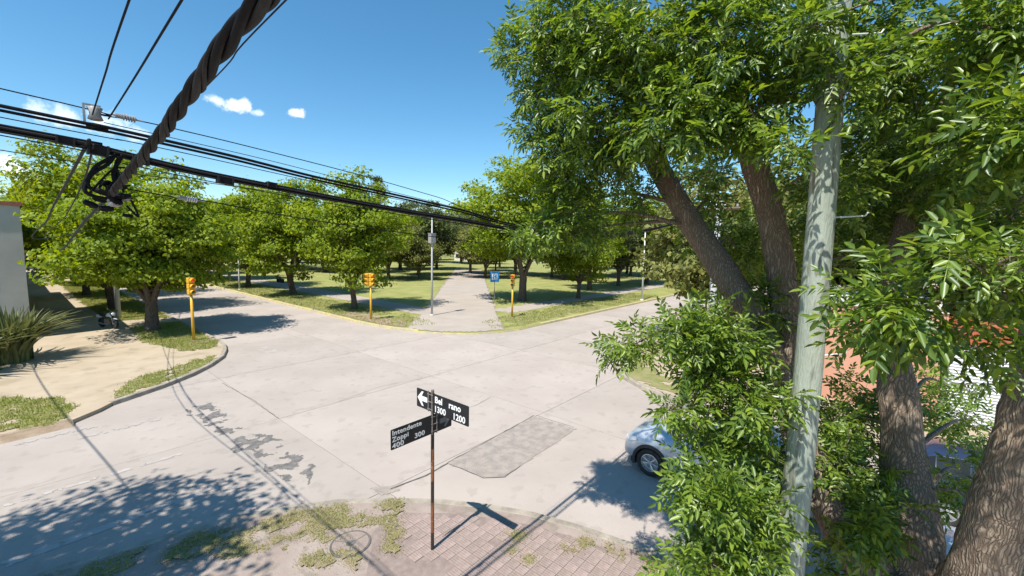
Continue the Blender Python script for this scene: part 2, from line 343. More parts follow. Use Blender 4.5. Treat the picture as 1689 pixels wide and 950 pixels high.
kerb('kerb_yellow', dense(NE[4:10]), 0.105, 'kerby', 0.17)
kerb('kerb_yellow', dense(NE[9:11]), 0.15, 'kerby', 0.17)
kerb('kerb', dense(SE[0:9]), 0.15, 'kerb')

# painted, ragged and patched surfaces
def ragged(name, poly, z, mtl, cell=0.07, amp=0.25, ns=1.3, hole=9.0, hs_=3.0, seed=0.0, zvar=0.0, parent=None):
    xs = [p[0] for p in poly]; ys = [p[1] for p in poly]
    x0, x1, y0, y1 = min(xs) - amp, max(xs) + amp, min(ys) - amp, max(ys) + amp
    nx, ny = int((x1 - x0) / cell) + 1, int((y1 - y0) / cell) + 1
    idx = {}; V = []; F = []
    def vid(i, j):
        if (i, j) not in idx:
            x, y = x0 + i * cell, y0 + j * cell
            idx[(i, j)] = len(V)
            V.append((x + cell * .4 * noise.noise(Vector((x * 9, y * 9, 3))), y + cell * .4 * noise.noise(Vector((x * 9, y * 9, 8))), z + zvar * noise.noise(Vector((x * 2, y * 2, seed)))))
        return idx[(i, j)]
    for i in range(nx):
        for j in range(ny):
            x, y = x0 + (i + .5) * cell, y0 + (j + .5) * cell
            xx = x + amp * nz2(x, y, ns, seed); yy = y + amp * nz2(x, y, ns, seed + 17)
            if inside(xx, yy, poly) and nz2(x, y, hs_, seed + 31) < hole:
                F.append((vid(i, j), vid(i + 1, j), vid(i + 1, j + 1), vid(i, j + 1)))
    me = bpy.data.meshes.new(name); me.from_pydata(V, [], F); me.update()
    return link(name, me, parent, mtl), F, V
def blades(name, patches, per_m2, hgt, label, base_w=0.012, seed=1, mtl='blade', thin=0.0):
    rng = np.random.default_rng(seed); P = []
    for (F, V) in patches:
        V = np.array(V); F = np.array(F)
        if not len(F): continue
        A = np.abs((V[F[0]][1] - V[F[0]][0])[0] * (V[F[0]][3] - V[F[0]][0])[1])
        n = int(len(F) * A * per_m2)
        q = F[rng.integers(0, len(F), n)]; a, b = rng.random(n)[:, None], rng.random(n)[:, None]
        p = V[q[:, 0]] * (1 - a) * (1 - b) + V[q[:, 1]] * a * (1 - b) + V[q[:, 2]] * a * b + V[q[:, 3]] * (1 - a) * b
        if thin:
            k = np.array([nz2(x, y, .9, 5.0) for x, y in p[:, :2]]); p = p[k < thin + rng.normal(0, .12, len(k))]
        P.append(p)
    P = np.vstack(P); n = len(P)
    ang = rng.random(n) * 2 * np.pi; h = hgt * (0.45 + rng.random(n) * 0.9); ln = rng.normal(0, .45, (n, 2)) * h[:, None]
    w = np.stack([np.cos(ang), np.sin(ang), np.zeros(n)], 1) * base_w * (0.7 + .6 * rng.random(n))[:, None]
    P = P + np.concatenate([rng.normal(0, .075, (n, 2)), np.zeros((n, 1))], 1); tip = P + np.concatenate([ln, h[:, None]], 1)
    Vv = np.stack([P - w, P + w, tip], 1).reshape(-1, 3)
    me = quad_mesh(name, Vv, np.arange(3 * n).reshape(-1, 3))
    o = link(name, me, None, mtl); return tag(o, label, 'grass', kind='stuff')

# lawns and grass strips on the two near corners
gp = []
def turf(poly, z, seed, amp=.28, hole=0.42):
    o, F, V = ragged('turf', poly, z, 'turfdry' if z < .13 else 'turf', 0.06, amp, 1.4, hole, 2.4, seed, 0.012); tag(o, kind='structure'); gp.append((F, V)); return o
turf([(-6, 17.95), (0.75, 18.05), (1.0, 19.2), (0.75, 20.9), (-0.5, 22.0), (-6, 22.6)], 0.137, 1.0)
turf([(2.1, 19.3), (3.4, 20.0), (5.3, 21.9), (6.2, 23.2), (5.3, 23.0), (4.3, 22.3), (3.0, 21.6), (2.3, 20.6)], 0.137, 2.0)
turf([(5.4, 25.0), (6.6, 25.2), (7.0, 26.6), (7.05, 34.5), (4.6, 34.2), (4.3, 29.0)], 0.137, 3.0)
turf([(3.9, 37.5), (7.05, 36.8), (7.05, 75), (3.7, 75)], 0.137, 3.5)
turf([(-9, 25.0), (-.6, 26.5), (.4, 33.6), (-9, 33.6)], 0.137, 4.2)
gpl = list(gp); gp.clear()
turf([(1.7, 9.3), (3.2, 8.68), (4.1, 8.08), (4.85, 7.35), (4.6, 6.8), (4.0, 7.0), (3.2, 7.4), (2.3, 8.0), (1.4, 8.9)], 0.103, 5.0, .42, .14)
turf([(-7, 9.75), (0.2, 9.72), (1.2, 9.45), (0.9, 9.1), (-1, 9.0), (-7, 8.9)], 0.103, 6.0, .3, .35)
for k, (x, y, r) in enumerate([(5.9, 4.7, .16), (6.5, 3.75, .22), (6.75, 3.2, .25), (5.6, 4.3, .15), (4.35, 6.35, .25), (3.5, 6.5, .2), (3.05, 6.9, .25), (6.9, 2.4, .3), (4.9, 7.15, .2)]):
    turf([(x + r * math.cos(a), y + r * math.sin(a)) for a in np.linspace(0, 6.28, 9)[:-1]], 0.114, 20 + k, .3, .08)
blades('grass', gp, 3200, 0.03, 'patchy green and straw grass on the near corner by the street sign', 0.006, 2)
blades('grass', gpl, 500, 0.07, 'short sunlit grass on the far left pavement corner', 0.012, 3)
# park lawn blades along the avenue
pl_, F, V = ragged('park_turf', [(15.7, 24.5), (16.5, 22.6), (18.6, 22.2), (19.2, 24.5), (19.4, 75), (15.7, 75)], 0.132, 'turf', 0.22, .5, .5, .35, .6, 9.0, .01); tag(pl_, kind='structure')
pr_, F2, V2 = ragged('park_turf', [(20.3, 18.0), (48, 18.2), (48, 21.6), (24, 21.2), (21.4, 20.3)], 0.132, 'turf', 0.22, .5, .5, .35, .6, 10.0, .01); tag(pr_, kind='structure')
blades('grass', [(F, V), (F2, V2)], 70, 0.09, 'pale green park grass along the yellow kerb', 0.025, 4)
# park paths
tag(ragged('park_path', [(20.1, 24.5), (22.6, 24.5), (22.9, 90), (20.3, 90)], 0.136, 'path', .25, .15, .8)[0], kind='structure')
tag(ragged('park_path', [(26, 21.9), (90, 22.2), (90, 24.3), (26, 24.0)], 0.136, 'path', .3, .15, .8)[0], kind='structure')
tag(ragged('park_drive', [(16.2, 22.3), (17.2, 20.1), (18.6, 18.6), (20.5, 17.9), (24.5, 22.0), (64.5, 62.5), (60.5, 66.5), (20.3, 26.2)], 0.140, 'path', .25, .12, .8)[0], kind='structure')
tag(ragged('bare_earth', [(15.75, 30.5), (17.4, 30.5), (17.6, 24.5), (16.4, 22.8), (15.9, 24.5)], 0.142, 'dirt', .12, .35, 1.0, .30, 1.2, 4.0)[0], kind='structure')
tag(ragged('bare_earth', [(17.4, 8.2), (20.0, 9.0), (30, 9.1), (30, 8.1), (20, 7.9), (18.2, 6.8), (16.4, 4.2), (15.7, 4.6), (16.4, 7.0)], 0.134, 'turf', .12, .25, 1.0, .25, 1.2, 6.0)[0], kind='structure')

# repairs and worn paint on the concrete
o, _, _ = ragged('asphalt_repair', [(3.5, 16.9), (4.15, 16.8), (4.15, 13.8), (4.55, 12.9), (4.6, 10.3), (4.1, 9.4), (3.8, 10.5), (3.75, 13.5)], 0.006, 'asphalt', 0.03, .30, 2.2, -.02, 2.6, 3.3)
o.parent = road
o, _, _ = ragged('gravel_repair', [(6.95, 7.85), (10.85, 8.05), (10.95, 6.5), (7.4, 6.35), (7.05, 6.7)], 0.007, 'patch', 0.05, .07, 2.0)
o.parent = road
o, _, _ = ragged('joint_filler', [(4.95, 8.35), (5.5, 8.1), (5.45, 7.75), (5.0, 7.85)], 0.006, 'patch', 0.04, .12, 2.5)
o.parent = road
mb = MB()
def crack(path, wd=0.022):
    P = dense(path, .18); v = []; f = []
    for i, (x, y) in enumerate(P):
        a = P[min(i + 1, len(P) - 1)]; b = P[max(i - 1, 0)]; t = Vector((a[0] - b[0], a[1] - b[1], 0)).normalized(); nn = Vector((-t.y, t.x, 0))
        j = .035 * noise.noise(Vector((x * 4, y * 4, 1))); k = wd * (.55 + .7 * abs(noise.noise(Vector((x * 7, y * 7, 5)))))
        c = Vector((x, y, 0.009)) + nn * j; v += [c - nn * k, c + nn * k]
    for i in range(len(P) - 1): f.append((2 * i, 2 * i + 1, 2 * i + 3, 2 * i + 2))
    mb.add(v, f)
crack([(5.3, 7.95), (6.2, 7.8), (6.95, 7.85)], .03); crack([(6.95, 7.88), (10.9, 8.08)], .014); crack([(6.95, 7.8), (7.05, 6.7), (7.42, 6.33), (8.1, 6.4)], .014); crack([(10.95, 8.05), (11.0, 6.6)], .01)
crack([(9.0, 10.4), (10.2, 10.1), (11.2, 10.3)], .008); crack([(5.2, 13.9), (5.25, 16.0), (5.1, 19.0)], .012); crack([(7.2, 13.9), (9.1, 14.2), (11.2, 13.8)], .007)
o = mb.obj('road_crack', 'joint'); o.parent = road; o['kind'] = 'stuff'
k = 0
for (u0, u1, v, wd, hole) in [(-2.2, 2.75, 10.9, .12, .3), (-.5, 2.6, 13.35, .07, .02), (0.9, 2.8, 16.45, .08, .0), (-.2, 1.4, 17.15, .08, .0), (.2, 2.0, 12.2, .1, -.05)]:
    mb_, _, _ = ragged('crossing_bar', [(u0, v - wd), (u1, v - wd), (u1, v + wd), (u0, v + wd)], 0.0065, 'paint', .025, .02, 5, hole, 5.5, 40 + k)
    mb_.parent = road; k += 1
for k, (u0, u1, v0, v1) in enumerate([(12.3, 13.2, 21.9, 22.3), (13.8, 14.6, 21.2, 21.5), (18.3, 19.6, 16.6, 16.95), (8.0, 8.6, 22.6, 24.0)]):
    mb_, _, _ = ragged('road_dash', [(u0, v0), (u1, v0), (u1, v1), (u0, v1)], 0.0065, 'paint', .06, .08, 3, .05, 2, 60 + k)
    mb_.parent = road

# ribbed red tiles of the near corner
tiles = sheet('tile_bed', [(4.25, 6.9), (4.9, 6.9), (5.5, 6.2), (5.95, 5.5), (6.35, 4.7), (6.6, 3.9), (6.85, 2.75), (6.9, 2.0), (3.2, 2.0), (3.2, 5.6)], 0.096, 'grout')
mt = MB(); S = 0.2
mt.box(-.0965, .0965, -.0965, .0965, 0, .012)
tm = None
mt = MB()
for k in range(4):
    a = -.0965 + k * .0483
    mt.box(a + .003, a + .0453, -.0965, .0965, 0, .014)
tm = mt.mesh('tile', mtl='tile'); ntile = 0
tpoly = [(4.35, 6.8), (4.85, 6.8), (5.45, 6.1), (5.9, 5.4), (6.3, 4.6), (6.55, 3.8), (6.8, 2.7), (6.85, 2.1), (4.9, 2.1), (4.2, 4.6)]
for i in range(60):
    for j in range(60):
        x, y = 3.3 + i * S, 2.1 + j * S
        if inside(x, y, tpoly) and nz2(x, y, .8, 2.0) < .62 and ntile < 300 and not (x < 4.7 and nz2(x, y, 2, 7) > .0):
            o = link('tile', tm, tiles); o.location = (x, y, 0.095 + random.uniform(-.002, .004)); o.rotation_euler = (random.gauss(0, .008), random.gauss(0, .008), random.gauss(0, .006)); ntile += 1
# round service cover
cv = empty('service_cover', (3.72, 6.86, 0.09))
MB().lathe([(0.36, 0), (0.36, 0.014), (0.345, 0.018), (0.33, .014)], 32).obj('cover_ring', 'iron', cv)
for k in range(3):
    pts = [(0.02, 0)] + [(0.318 * math.cos(a), 0.318 * math.sin(a)) for a in np.linspace(.03, 2.06, 12)]
    o = MB().prism(pts, 0, 0.0165).obj('cover_segment', 'cover', cv); o.rotation_euler = (0, 0, k * 2.0944)
MB().lathe([(0.085, 0), (0.085, .019), (.07, .022), (.055, .018), (.0, .018)], 20).obj('cover_lid', 'iron', cv)
tag(cv, 'round concrete service cover with iron centre left of the signpost', 'manhole cover')

# ================================================================== BUILDINGS
def window(parent, o, ax, up, w, h, depth=.12, frame='whitew'):
    """window on a wall: o lower-left corner, ax along the wall, outward normal = ax x up"""
    ax, up, o = Vector(ax), Vector((0, 0, 1)), Vector(o); n = ax.cross(up)
    def bx(mb, a0, a1, z0, z1, d0, d1):
        P = [o + ax * a + up * z + n * d for z in (z0, z1) for d in (d0, d1) for a in (a0, a1)]
        mb.add(P, [(0, 1, 3, 2), (4, 6, 7, 5), (0, 4, 5, 1), (2, 3, 7, 6), (0, 2, 6, 4), (1, 5, 7, 3)])
    m1 = MB(); t = .06
    bx(m1, 0, w, 0, t, 0, .05); bx(m1, 0, w, h - t, h, 0, .05); bx(m1, 0, t, t, h - t, 0, .05); bx(m1, w - t, w, t, h - t, 0, .05); bx(m1, w / 2 - .025, w / 2 + .025, t, h - t, 0, .04)
    f = m1.obj('window', frame, parent)
    for k in (0, 1):
        m2 = MB(); a = t if k == 0 else w / 2 + .025; bx(m2, a, a + w / 2 - t - .025, t, h - t, .003, .018); m2.obj('pane', 'glass', f)
    m3 = MB(); bx(m3, -.06, w + .06, -.07, -.002, 0, .1); m3.obj('sill', frame, f)
    return f
def door(parent, o, ax, w, h, mtl='wood'):
    ax, up, o = Vector(ax), Vector((0, 0, 1)), Vector(o); n = ax.cross(up); m1 = MB()
    P = [o + ax * a + up * z + n * d for z in (0, h) for d in (0.002, .05) for a in (0, w)]
    m1.add(P, [(0, 1, 3, 2), (4, 6, 7, 5), (0, 4, 5, 1), (2, 3, 7, 6), (0, 2, 6, 4), (1, 5, 7, 3)])
    d = m1.obj('door', mtl, parent)
    P = [o + ax * a + up * z + n * e for z in (1.0, 1.12) for e in (0.05, .1) for a in (w * .86, w * .92)]
    MB().add(P, [(0, 1, 3, 2), (4, 6, 7, 5), (0, 4, 5, 1), (2, 3, 7, 6), (0, 2, 6, 4), (1, 5, 7, 3)]).obj('handle', 'alum', d)
    return d
def gable(x0, x1, y0, y1, z, rise, over=.35, axis='y', parent=None):
    m1 = MB(); t = .12
    if axis == 'y':
        xm = (x0 + x1) / 2
        for sx in (-1, 1):
            e = x0 - over if sx < 0 else x1 + over; zl = z - rise * over / ((x1 - x0) / 2)
            a = [(e, y0 - over, zl), (e, y1 + over, zl), (xm, y1 + over, z + rise), (xm, y0 - over, z + rise)]
            m1.add(a + [(p[0], p[1], p[2] + t) for p in a], [(0, 1, 2, 3), (7, 6, 5, 4), (0, 4, 5, 1), (1, 5, 6, 2), (2, 6, 7, 3), (3, 7, 4, 0)])
        g = [[(x0, y0, z), (x1, y0, z), (xm, y0, z + rise)], [(x0, y1, z), (x1, y1, z), (xm, y1, z + rise)]]
    else:
        ym = (y0 + y1) / 2
        for sx in (-1, 1):
            e = y0 - over if sx < 0 else y1 + over; zl = z - rise * over / ((y1 - y0) / 2)
            a = [(x0 - over, e, zl), (x1 + over, e, zl), (x1 + over, ym, z + rise), (x0 - over, ym, z + rise)]
            m1.add(a + [(p[0], p[1], p[2] + t) for p in a], [(0, 1, 2, 3), (7, 6, 5, 4), (0, 4, 5, 1), (1, 5, 6, 2), (2, 6, 7, 3), (3, 7, 4, 0)])
        g = [[(x0, y0, z), (x0, y1, z), (x0, ym, z + rise)], [(x1, y0, z), (x1, y1, z), (x1, ym, z + rise)]]
    o = m1.obj('roof', 'rooft', parent)
    m2 = MB()
    for q in g: m2.add(q, [(0, 1, 2)])
    m2.obj('gable', 'whitew', parent)
    return o

b = empty('corner_house', (-4, 40, 0.12))
def loc(bm_box, base): return bm_box
m1 = MB(); m1.box(-12, 4.6, -6, 6, 0, 7.0); m1.obj('wall', 'plaster', b)
m1 = MB(); m1.box(-12.1, 4.7, -6.1, 6.1, 7.0, 7.18); p = m1.obj('parapet', 'rooft', b)
m1 = MB(); m1.box(-12.02, 4.62, -6.02, 6.02, 0.0, .5); m1.obj('plinth', 'kerb', b)
for v in (-3.6, .6, 3.6):
    window(b, (4.6, v, 4.3), (0, 1, 0), 0, 1.3, 1.4)
window(b, (4.6, -3.6, 1.0), (0, 1, 0), 0, 1.3, 1.4); door(b, (4.6, .8, 0), (0, 1, 0), 1.0, 2.1); window(b, (4.6, 3.6, 1.0), (0, 1, 0), 0, 1.3, 1.4)
m1 = MB(); m1.box(4.7, 5.1, -5.4, -4.9, 6.1, 6.35); m1.tube([(4.6, -5.15, 6.2), (4.75, -5.15, 6.2)], .03); m1.obj('wall_lamp', 'plast', b)
tag(b, 'grey plastered two storey house at the far left edge behind the spiky plant', 'house')
def row_house(x0, x1, y0, y1, h, label, wallm, face, rise=1.3, roof='gable', axis='y'):
    b = empty('row_house', ((x0 + x1) / 2, (y0 + y1) / 2, 0.12)); hx, hy = (x1 - x0) / 2, (y1 - y0) / 2
    m1 = MB(); m1.box(-hx, hx, -hy, hy, 0, h); m1.obj('wall', wallm, b)
    if roof == 'gable': gable(-hx, hx, -hy, hy, h, rise, axis=axis, parent=b)
    else: MB().box(-hx - .12, hx + .12, -hy - .12, hy + .12, h, h + .2).obj('roof', 'conc2', b)
    if face == '+x':
        for k in range(int(2 * hy / 3)): 
            y = -hy + .8 + k * 3
            (door(b, (hx, y, 0), (0, 1, 0), 1, 2.1) if k == 1 else window(b, (hx, y, 1.0), (0, 1, 0), 0, 1.3, 1.3))
    else:
        for k in range(int(2 * hy / 3)):
            y = hy - .8 - k * 3
            (door(b, (-hx, y, 0), (0, -1, 0), 1, 2.1) if k == 1 else window(b, (-hx, y, 1.0), (0, -1, 0), 0, 1.3, 1.3))
    if face == '-y' or True:
        for k in range(int(2 * hx / 3.2)):
            window(b, (-hx + .9 + k * 3.2, -hy, 1.0), (1, 0, 0), 0, 1.3, 1.3)
    return tag(b, label, 'house')
row_house(-11, .5, 46.3, 60, 4.2, 'low white house next along the left pavement in shade', 'whitew', '+x')
row_house(-11, .3, 60.2, 76, 3.6, 'flat roofed house further down the left pavement', 'plaster', '+x', roof='flat')
row_house(-12, .6, 76.4, 96, 4.0, 'most distant tiled house on the left pavement', 'whitew', '+x')
row_house(96, 106, 94, 106, 4.0, 'distant white house with red roof at the end of the park drive', 'whitew', '-x', 1.8)
row_house(112, 124, 76, 88, 3.6, 'distant grey flat roofed house beyond the park', 'plaster', '-x', roof='flat')
row_house(60, 72, -4, 6.0, 3.8, 'pale house on the right side of the far cross street', 'whitew', '-x', 1.5)

# corner shop with salmon wall and roller shutter, behind the near tree
b = empty('corner_shop', (19.5, -6, 0.12))
MB().box(0, 10, 3.9, 7.4, 0, 3.55).obj('wall', 'salmon', b)
MB().box(0.02, 10, -9, 3.9, 0, 3.2).obj('side_wall', 'whitew', b)
MB().box(-0.12, 10, -9, 3.898, 2.62, 3.25).obj('fascia', 'redband', b)
MB().box(-.06, 10.05, 3.9, 7.46, 3.55, 3.75).obj('coping', 'whitew', b)
sh = MB().box(-.05, .01, 1.35, 1.45, 0, 2.6).box(-.05, .01, 3.75, 3.85, 0, 2.6).obj('shutter_frame', 'alum', b)
sm = MB(); sm.add([(-.02, 0, 0), (-.045, 0, .05), (-.02, 0, .098), (-.02, 2.29, 0), (-.045, 2.29, .05), (-.02, 2.29, .098)], [(0, 1, 4, 3), (1, 2, 5, 4), (0, 3, 5, 2)]); sme = sm.mesh('slat', mtl='shutter')
for k in range(26):
    o = link('slat', sme, sh); o.location = (0, 1.455, .02 + k * .1)
sh2 = MB().box(-.05, .01, -2.75, -2.65, 0, 2.6).box(-.05, .01, .95, 1.05, 0, 2.6).obj('shutter_frame', 'alum', b)
for k in range(26):
    o = link('slat', sme, sh2); o.location = (0, -2.64, .02 + k * .1); o.scale = (1, 1.56, 1)
door(b, (2.5, 7.4, 0), (-1, 0, 0), 1.0, 2.1)
tag(b, 'salmon corner shop with red fascia and white roller shutters behind the big tree', 'shop')

# ================================================================== STREET FURNITURE
def text_mesh(name, body, size, M, mtl, parent, off=0.0, space=1.0):
    cu = bpy.data.curves.new(name, 'FONT'); cu.body = body; cu.size = size; cu.offset = off; cu.space_character = space; cu.resolution_u = 3; cu.extrude = .0008
    t = bpy.data.objects.new('t', cu); C.objects.link(t)
    bpy.context.view_layer.update()
    me = bpy.data.meshes.new_from_object(t.evaluated_get(bpy.context.evaluated_depsgraph_get()))
    bpy.data.objects.remove(t); me.name = name
    o = link(name, me, parent, None); me.materials.clear(); me.materials.append(MT[mtl]); o.matrix_local = M
    return o
sp = empty('street_signpost', (4.61, 5.62, 0.09))
m1 = MB(); m1.tube([(0, 0, -.2), (0, 0, .35)], .03, 14); m1.obj('pole_band', 'blackp', sp)
zz = [.35, .92, 1.32, 1.92, 2.28]
for k in range(4): MB().tube([(0, 0, zz[k]), (0, 0, zz[k + 1])], .0302 if k % 2 == 0 else .03, 14).obj('pole_band', 'rust' if k % 2 == 0 else 'blackp', sp)
MB().tube([(0, 0, 2.28), (0, 0, 2.98)], .029, 14).obj('pole_top', 'galv', sp)
def blade(name, s0, s1, z0, z1, ax, parent):
    ax = Vector(ax); up = Vector((0, 0, 1)); n = ax.cross(up); r = .02
    prof = []
    for (cx, cz, a0) in ((s1 - r, z1 - r, 0), (s0 + r, z1 - r, 90), (s0 + r, z0 + r, 180), (s1 - r, z0 + r, 270)):
        for k in range(4): a = R(a0 + k * 30); prof.append((cx + r * math.cos(a), cz + r * math.sin(a)))
    k = len(prof); v = [ax * a + up * z + n * d for d in (.042, .046) for a, z in prof]
    m1 = MB().add(v, [tuple(range(k - 1, -1, -1)), tuple(range(k, 2 * k))] + [(i, (i + 1) % k, k + (i + 1) % k, k + i) for i in range(k)])
    return m1.obj(name, 'blacks', parent)
def face_m(ax, s, z, sx=1.0):
    ax = Vector(ax); up = Vector((0, 0, 1)); n = ax.cross(up); M = Matrix.Identity(4); o = ax * s + up * z + n * .048
    for i in range(3): M[i][0] = ax[i] * sx; M[i][1] = up[i]; M[i][2] = n[i]; M[i][3] = o[i]
    return M
def arrow(ax, s, z, L, sgn, mtl, parent):
    P = [(0, 0), (.12, .13), (.17, .13), (.115, .045), (.27, .045), (.27, -.045), (.115, -.045), (.17, -.13), (.12, -.13)]
    P = [(a * L / .27 * sgn, b_) for a, b_ in P]
    m1 = MB().prism(P if sgn > 0 else P[::-1], 0, .0015); o = m1.obj('arrow', mtl, parent); o.matrix_local = face_m(ax, s, z); return o
B1 = (0, -1, 0); B2 = (1, 0, 0)
bl = blade('sign_blade', -.38, .95, 2.61, 2.95, B1, sp); bl['label'] = 'black upper blade with white arrow and street name'
arrow(B1, -.355, 2.785, .27, 1, 'white', bl)
text_mesh('lettering', 'Bel', .155, face_m(B1, .115, 2.80), 'white', bl, .004, 1.02); text_mesh('lettering', 'rano', .155, face_m(B1, .47, 2.80), 'white', bl, .004, 1.02)
text_mesh('lettering', '1300', .15, face_m(B1, .10, 2.64), 'white', bl, .003); text_mesh('lettering', '1200', .15, face_m(B1, .57, 2.64), 'white', bl, .003)
bl = blade('sign_blade', -.88, .40, 2.22, 2.56, B2, sp); bl['label'] = 'black lower blade with white lettering facing the camera'
text_mesh('lettering', 'Intendente', .112, face_m(B2, -.855, 2.455, 1.12), 'white', bl, .0025, 1.06); text_mesh('lettering', 'Zoppi', .112, face_m(B2, -.855, 2.35, 1.12), 'white', bl, .0025, 1.06)
text_mesh('lettering', '400', .115, face_m(B2, -.855, 2.24, 1.25), 'white', bl, .0025, 1.06); text_mesh('lettering', '300', .115, face_m(B2, -.42, 2.265, 1.2), 'white', bl, .0025, 1.05)
arrow(B2, .37, 2.39, .25, -1, 'grey', bl)
for z0, ax in ((2.60, B1), (2.21, B2)):
    a = Vector(ax); n = a.cross(Vector((0, 0, 1)))
    m1 = MB()
    for s in (-.05, .05):
        p = a * s + n * .052; m1.tube([p + Vector((0, 0, z0)), p + Vector((0, 0, z0 + .37))], .011, 8)
    for z in (z0 + .05, z0 + .18, z0 + .31):
        m1.tube([n * .036 + a * .034 * 0 + Vector((.036 * math.cos(t), .036 * math.sin(t), z)) - n * .036 for t in np.linspace(0, 6.28, 13)], .006, 5)
        m1.tube([a * -.075 + n * .056 + Vector((0, 0, z)), a * .075 + n * .056 + Vector((0, 0, z))], .007, 6)
    m1.obj('clamp', 'galv', sp)
tag(sp, 'rusty banded signpost with two black street name blades on the near corner', 'street sign')

# traffic lights
def signal_head(parent, rot, z, lit=0, mtl='yellow'):
    h = empty('signal_head'); h.parent = parent; h.location = (0, 0, z); h.rotation_euler = (0, 0, rot)
    # front faces local -y
    m1 = MB()
    for k in range(3):
        zc = k * .31
        prof = [(-.145 + .03, -.145), (.145 - .03, -.145), (.145, -.145 + .03), (.145, .145 - .03), (.145 - .03, .145), (-.145 + .03, .145), (-.145, .145 - .03), (-.145, -.145 + .03)]
        n = 8; v = [(x, y, zc + zz_) for y in (-.11, .11) for x, zz_ in prof]
        m1.add(v, [tuple(range(n)), tuple(range(2 * n - 1, n - 1, -1))] + [(i, n + i, n + (i + 1) % n, (i + 1) % n) for i in range(n)])
    m1.obj('housing', mtl, parent).matrix_local = Matrix.Translation((0, 0, z)) @ Matrix.Rotation(rot, 4, 'Z')
    bpy.data.objects.remove(h)
    Mx = Matrix.Translation((0, 0, z)) @ Matrix.Rotation(rot, 4, 'Z')
    for k, nm in enumerate(('lensgl' if lit == 3 else 'lensg', 'lensa', 'lensr')):
        Ml = Mx @ Matrix.Translation((0, -.112, k * .31)) @ Matrix.Rotation(math.pi / 2, 4, 'X')
        MB().lathe([(.1, 0), (.098, .01), (.07, .03), (.03, .038), (0, .04)], 18).obj('lens', nm, parent, True).matrix_local = Ml
        v = []; f = []; N = 14
        for i in range(N + 1):
            a = R(-35) + R(250) * i / N
            for r, d in ((.112, 0), (.112, .2 - .06 * (1 - math.sin(a))), (.12, .2 - .06 * (1 - math.sin(a))), (.12, 0)): v.append((r * math.cos(a), r * math.sin(a), d))
        for i in range(N):
            for q in range(3): f.append((i * 4 + q, i * 4 + q + 1, i * 4 + 5 + q, i * 4 + 4 + q))
        MB().add(v, f).obj('visor', mtl, parent).matrix_local = Ml
def traffic_light(loc, heads, label, h=3.5, mtl='yellow'):
    t = empty('traffic_light', (*loc, 0.12))
    MB().tube([(0, 0, -.1), (0, 0, 1.2), (0, 0, h - 1.0)], [.075, .07, .065], 14).obj('pole', mtl, t, True)
    MB().lathe([(.13, 0), (.13, .02), (.08, .05)], 16).obj('base_plate', 'galv', t)
    MB().box(-.05, .05, -.05, .05, h - 1.02, h - .9).tube([(0, 0, h - 1.0), (0, 0, h + .0)], .03, 8).obj('bracket', 'galv', t)
    for (dx, dy, rot) in heads:
        tt = empty('x'); bpy.data.objects.remove(tt)
        hd = bpy.data.objects.new('head', None); C.objects.link(hd); hd.parent = t; hd.location = (dx, dy, 0)
        signal_head(hd, rot, h - .8)
    return tag(t, label, 'traffic light', 'traffic lights at the crossing')
traffic_light((6.2, 27.5), [(0, 0, R(15))], 'yellow traffic light on the left corner in front of the leafy tree', 3.45)
traffic_light((16.35, 26.7), [(0.02, -.1, R(5)), (-.14, .1, R(-90))], 'yellow traffic light on the park corner beside the slim trunk', 3.35)
traffic_light((24.5, 20.5), [(0, 0, R(-60))], 'yellow traffic light on the park side right of the blue sign', 3.3)
traffic_light((32.0, 8.7), [(0, 0, R(-90))], 'traffic light on the far right beside the cross street', 3.4)

# lamp posts and signs in the park
def lamp_post(loc, h, label, box=False, arm=None, r=.07, mtl='conc2'):
    t = empty('lamp_post', (*loc, .12))
    MB().tube([(0, 0, 0), (0, 0, h * .5), (0, 0, h)], [r * 1.25, r, r * .6], 12).obj('post', mtl, t, True)
    MB().lathe([(r * 2.2, 0), (r * 2.2, .05), (r * 1.3, .12)], 14).obj('foot', mtl, t)
    if box: MB().box(-.22, .22, -.18, .18, h - 1.9, h - 1.2).box(-.25, .25, -.2, .2, h - 1.2, h - 1.16).obj('control_box', 'ceramic', t)
    if arm:
        a = Vector((*arm, 0)); top = Vector((0, 0, h))
        MB().tube([top - Vector((0, 0, .05)), top + a * .4 + Vector((0, 0, .22)), top + a + Vector((0, 0, .28))], .03, 8).obj('arm', mtl, t, True)
        o = MB().lathe([(.02, -.06), (.13, -.05), (.15, .0), (.08, .06), (.02, .08)], 14).obj('luminaire', 'steelw', t, True); o.location = top + a * 1.15 + Vector((0, 0, .26)); o.scale = (1.7, 1, .7)
    return tag(t, label, 'lamp post')
lamp_post((20.6, 25.2), 7.4, 'tall slim post with grey box beside the park drive', True)
lamp_post((42.5, 17.9), 7.4, 'white street lamp on the park side of the cross street', arm=(-.8, -.9), r=.08, mtl='steelw')
lamp_post((38.5, 8.6), 7.0, 'white street lamp on the right pavement of the cross street', arm=(0, .9), r=.08, mtl='steelw')
lamp_post((16.15, 52.4), 3.2, 'short grey post on the yellow kerb among the park trees')
t = empty('hospital_sign', (29.6, 27.0, .12))
MB().tube([(0, 0, 0), (0, 0, 2.9)], .035, 10).obj('post', 'galv', t)
M45 = Matrix.Rotation(R(-40), 4, 'Z')
o = MB().box(-.42, .42, -.07, -.045, 1.95, 2.95).obj('panel', 'blue', t); o.matrix_local = M45
o = MB().box(-.27, .27, -.078, -.072, 2.2, 2.75).obj('symbol_field', 'white', t); o.matrix_local = M45
o = MB().box(-.17, -.06, -.084, -.08, 2.26, 2.69).box(.06, .17, -.084, -.08, 2.26, 2.69).box(-.06, .06, -.084, -.08, 2.42, 2.53).obj('symbol', 'blue', t); o.matrix_local = M45
tag(t, 'square blue sign with white symbol on a thin post in the park', 'road sign')
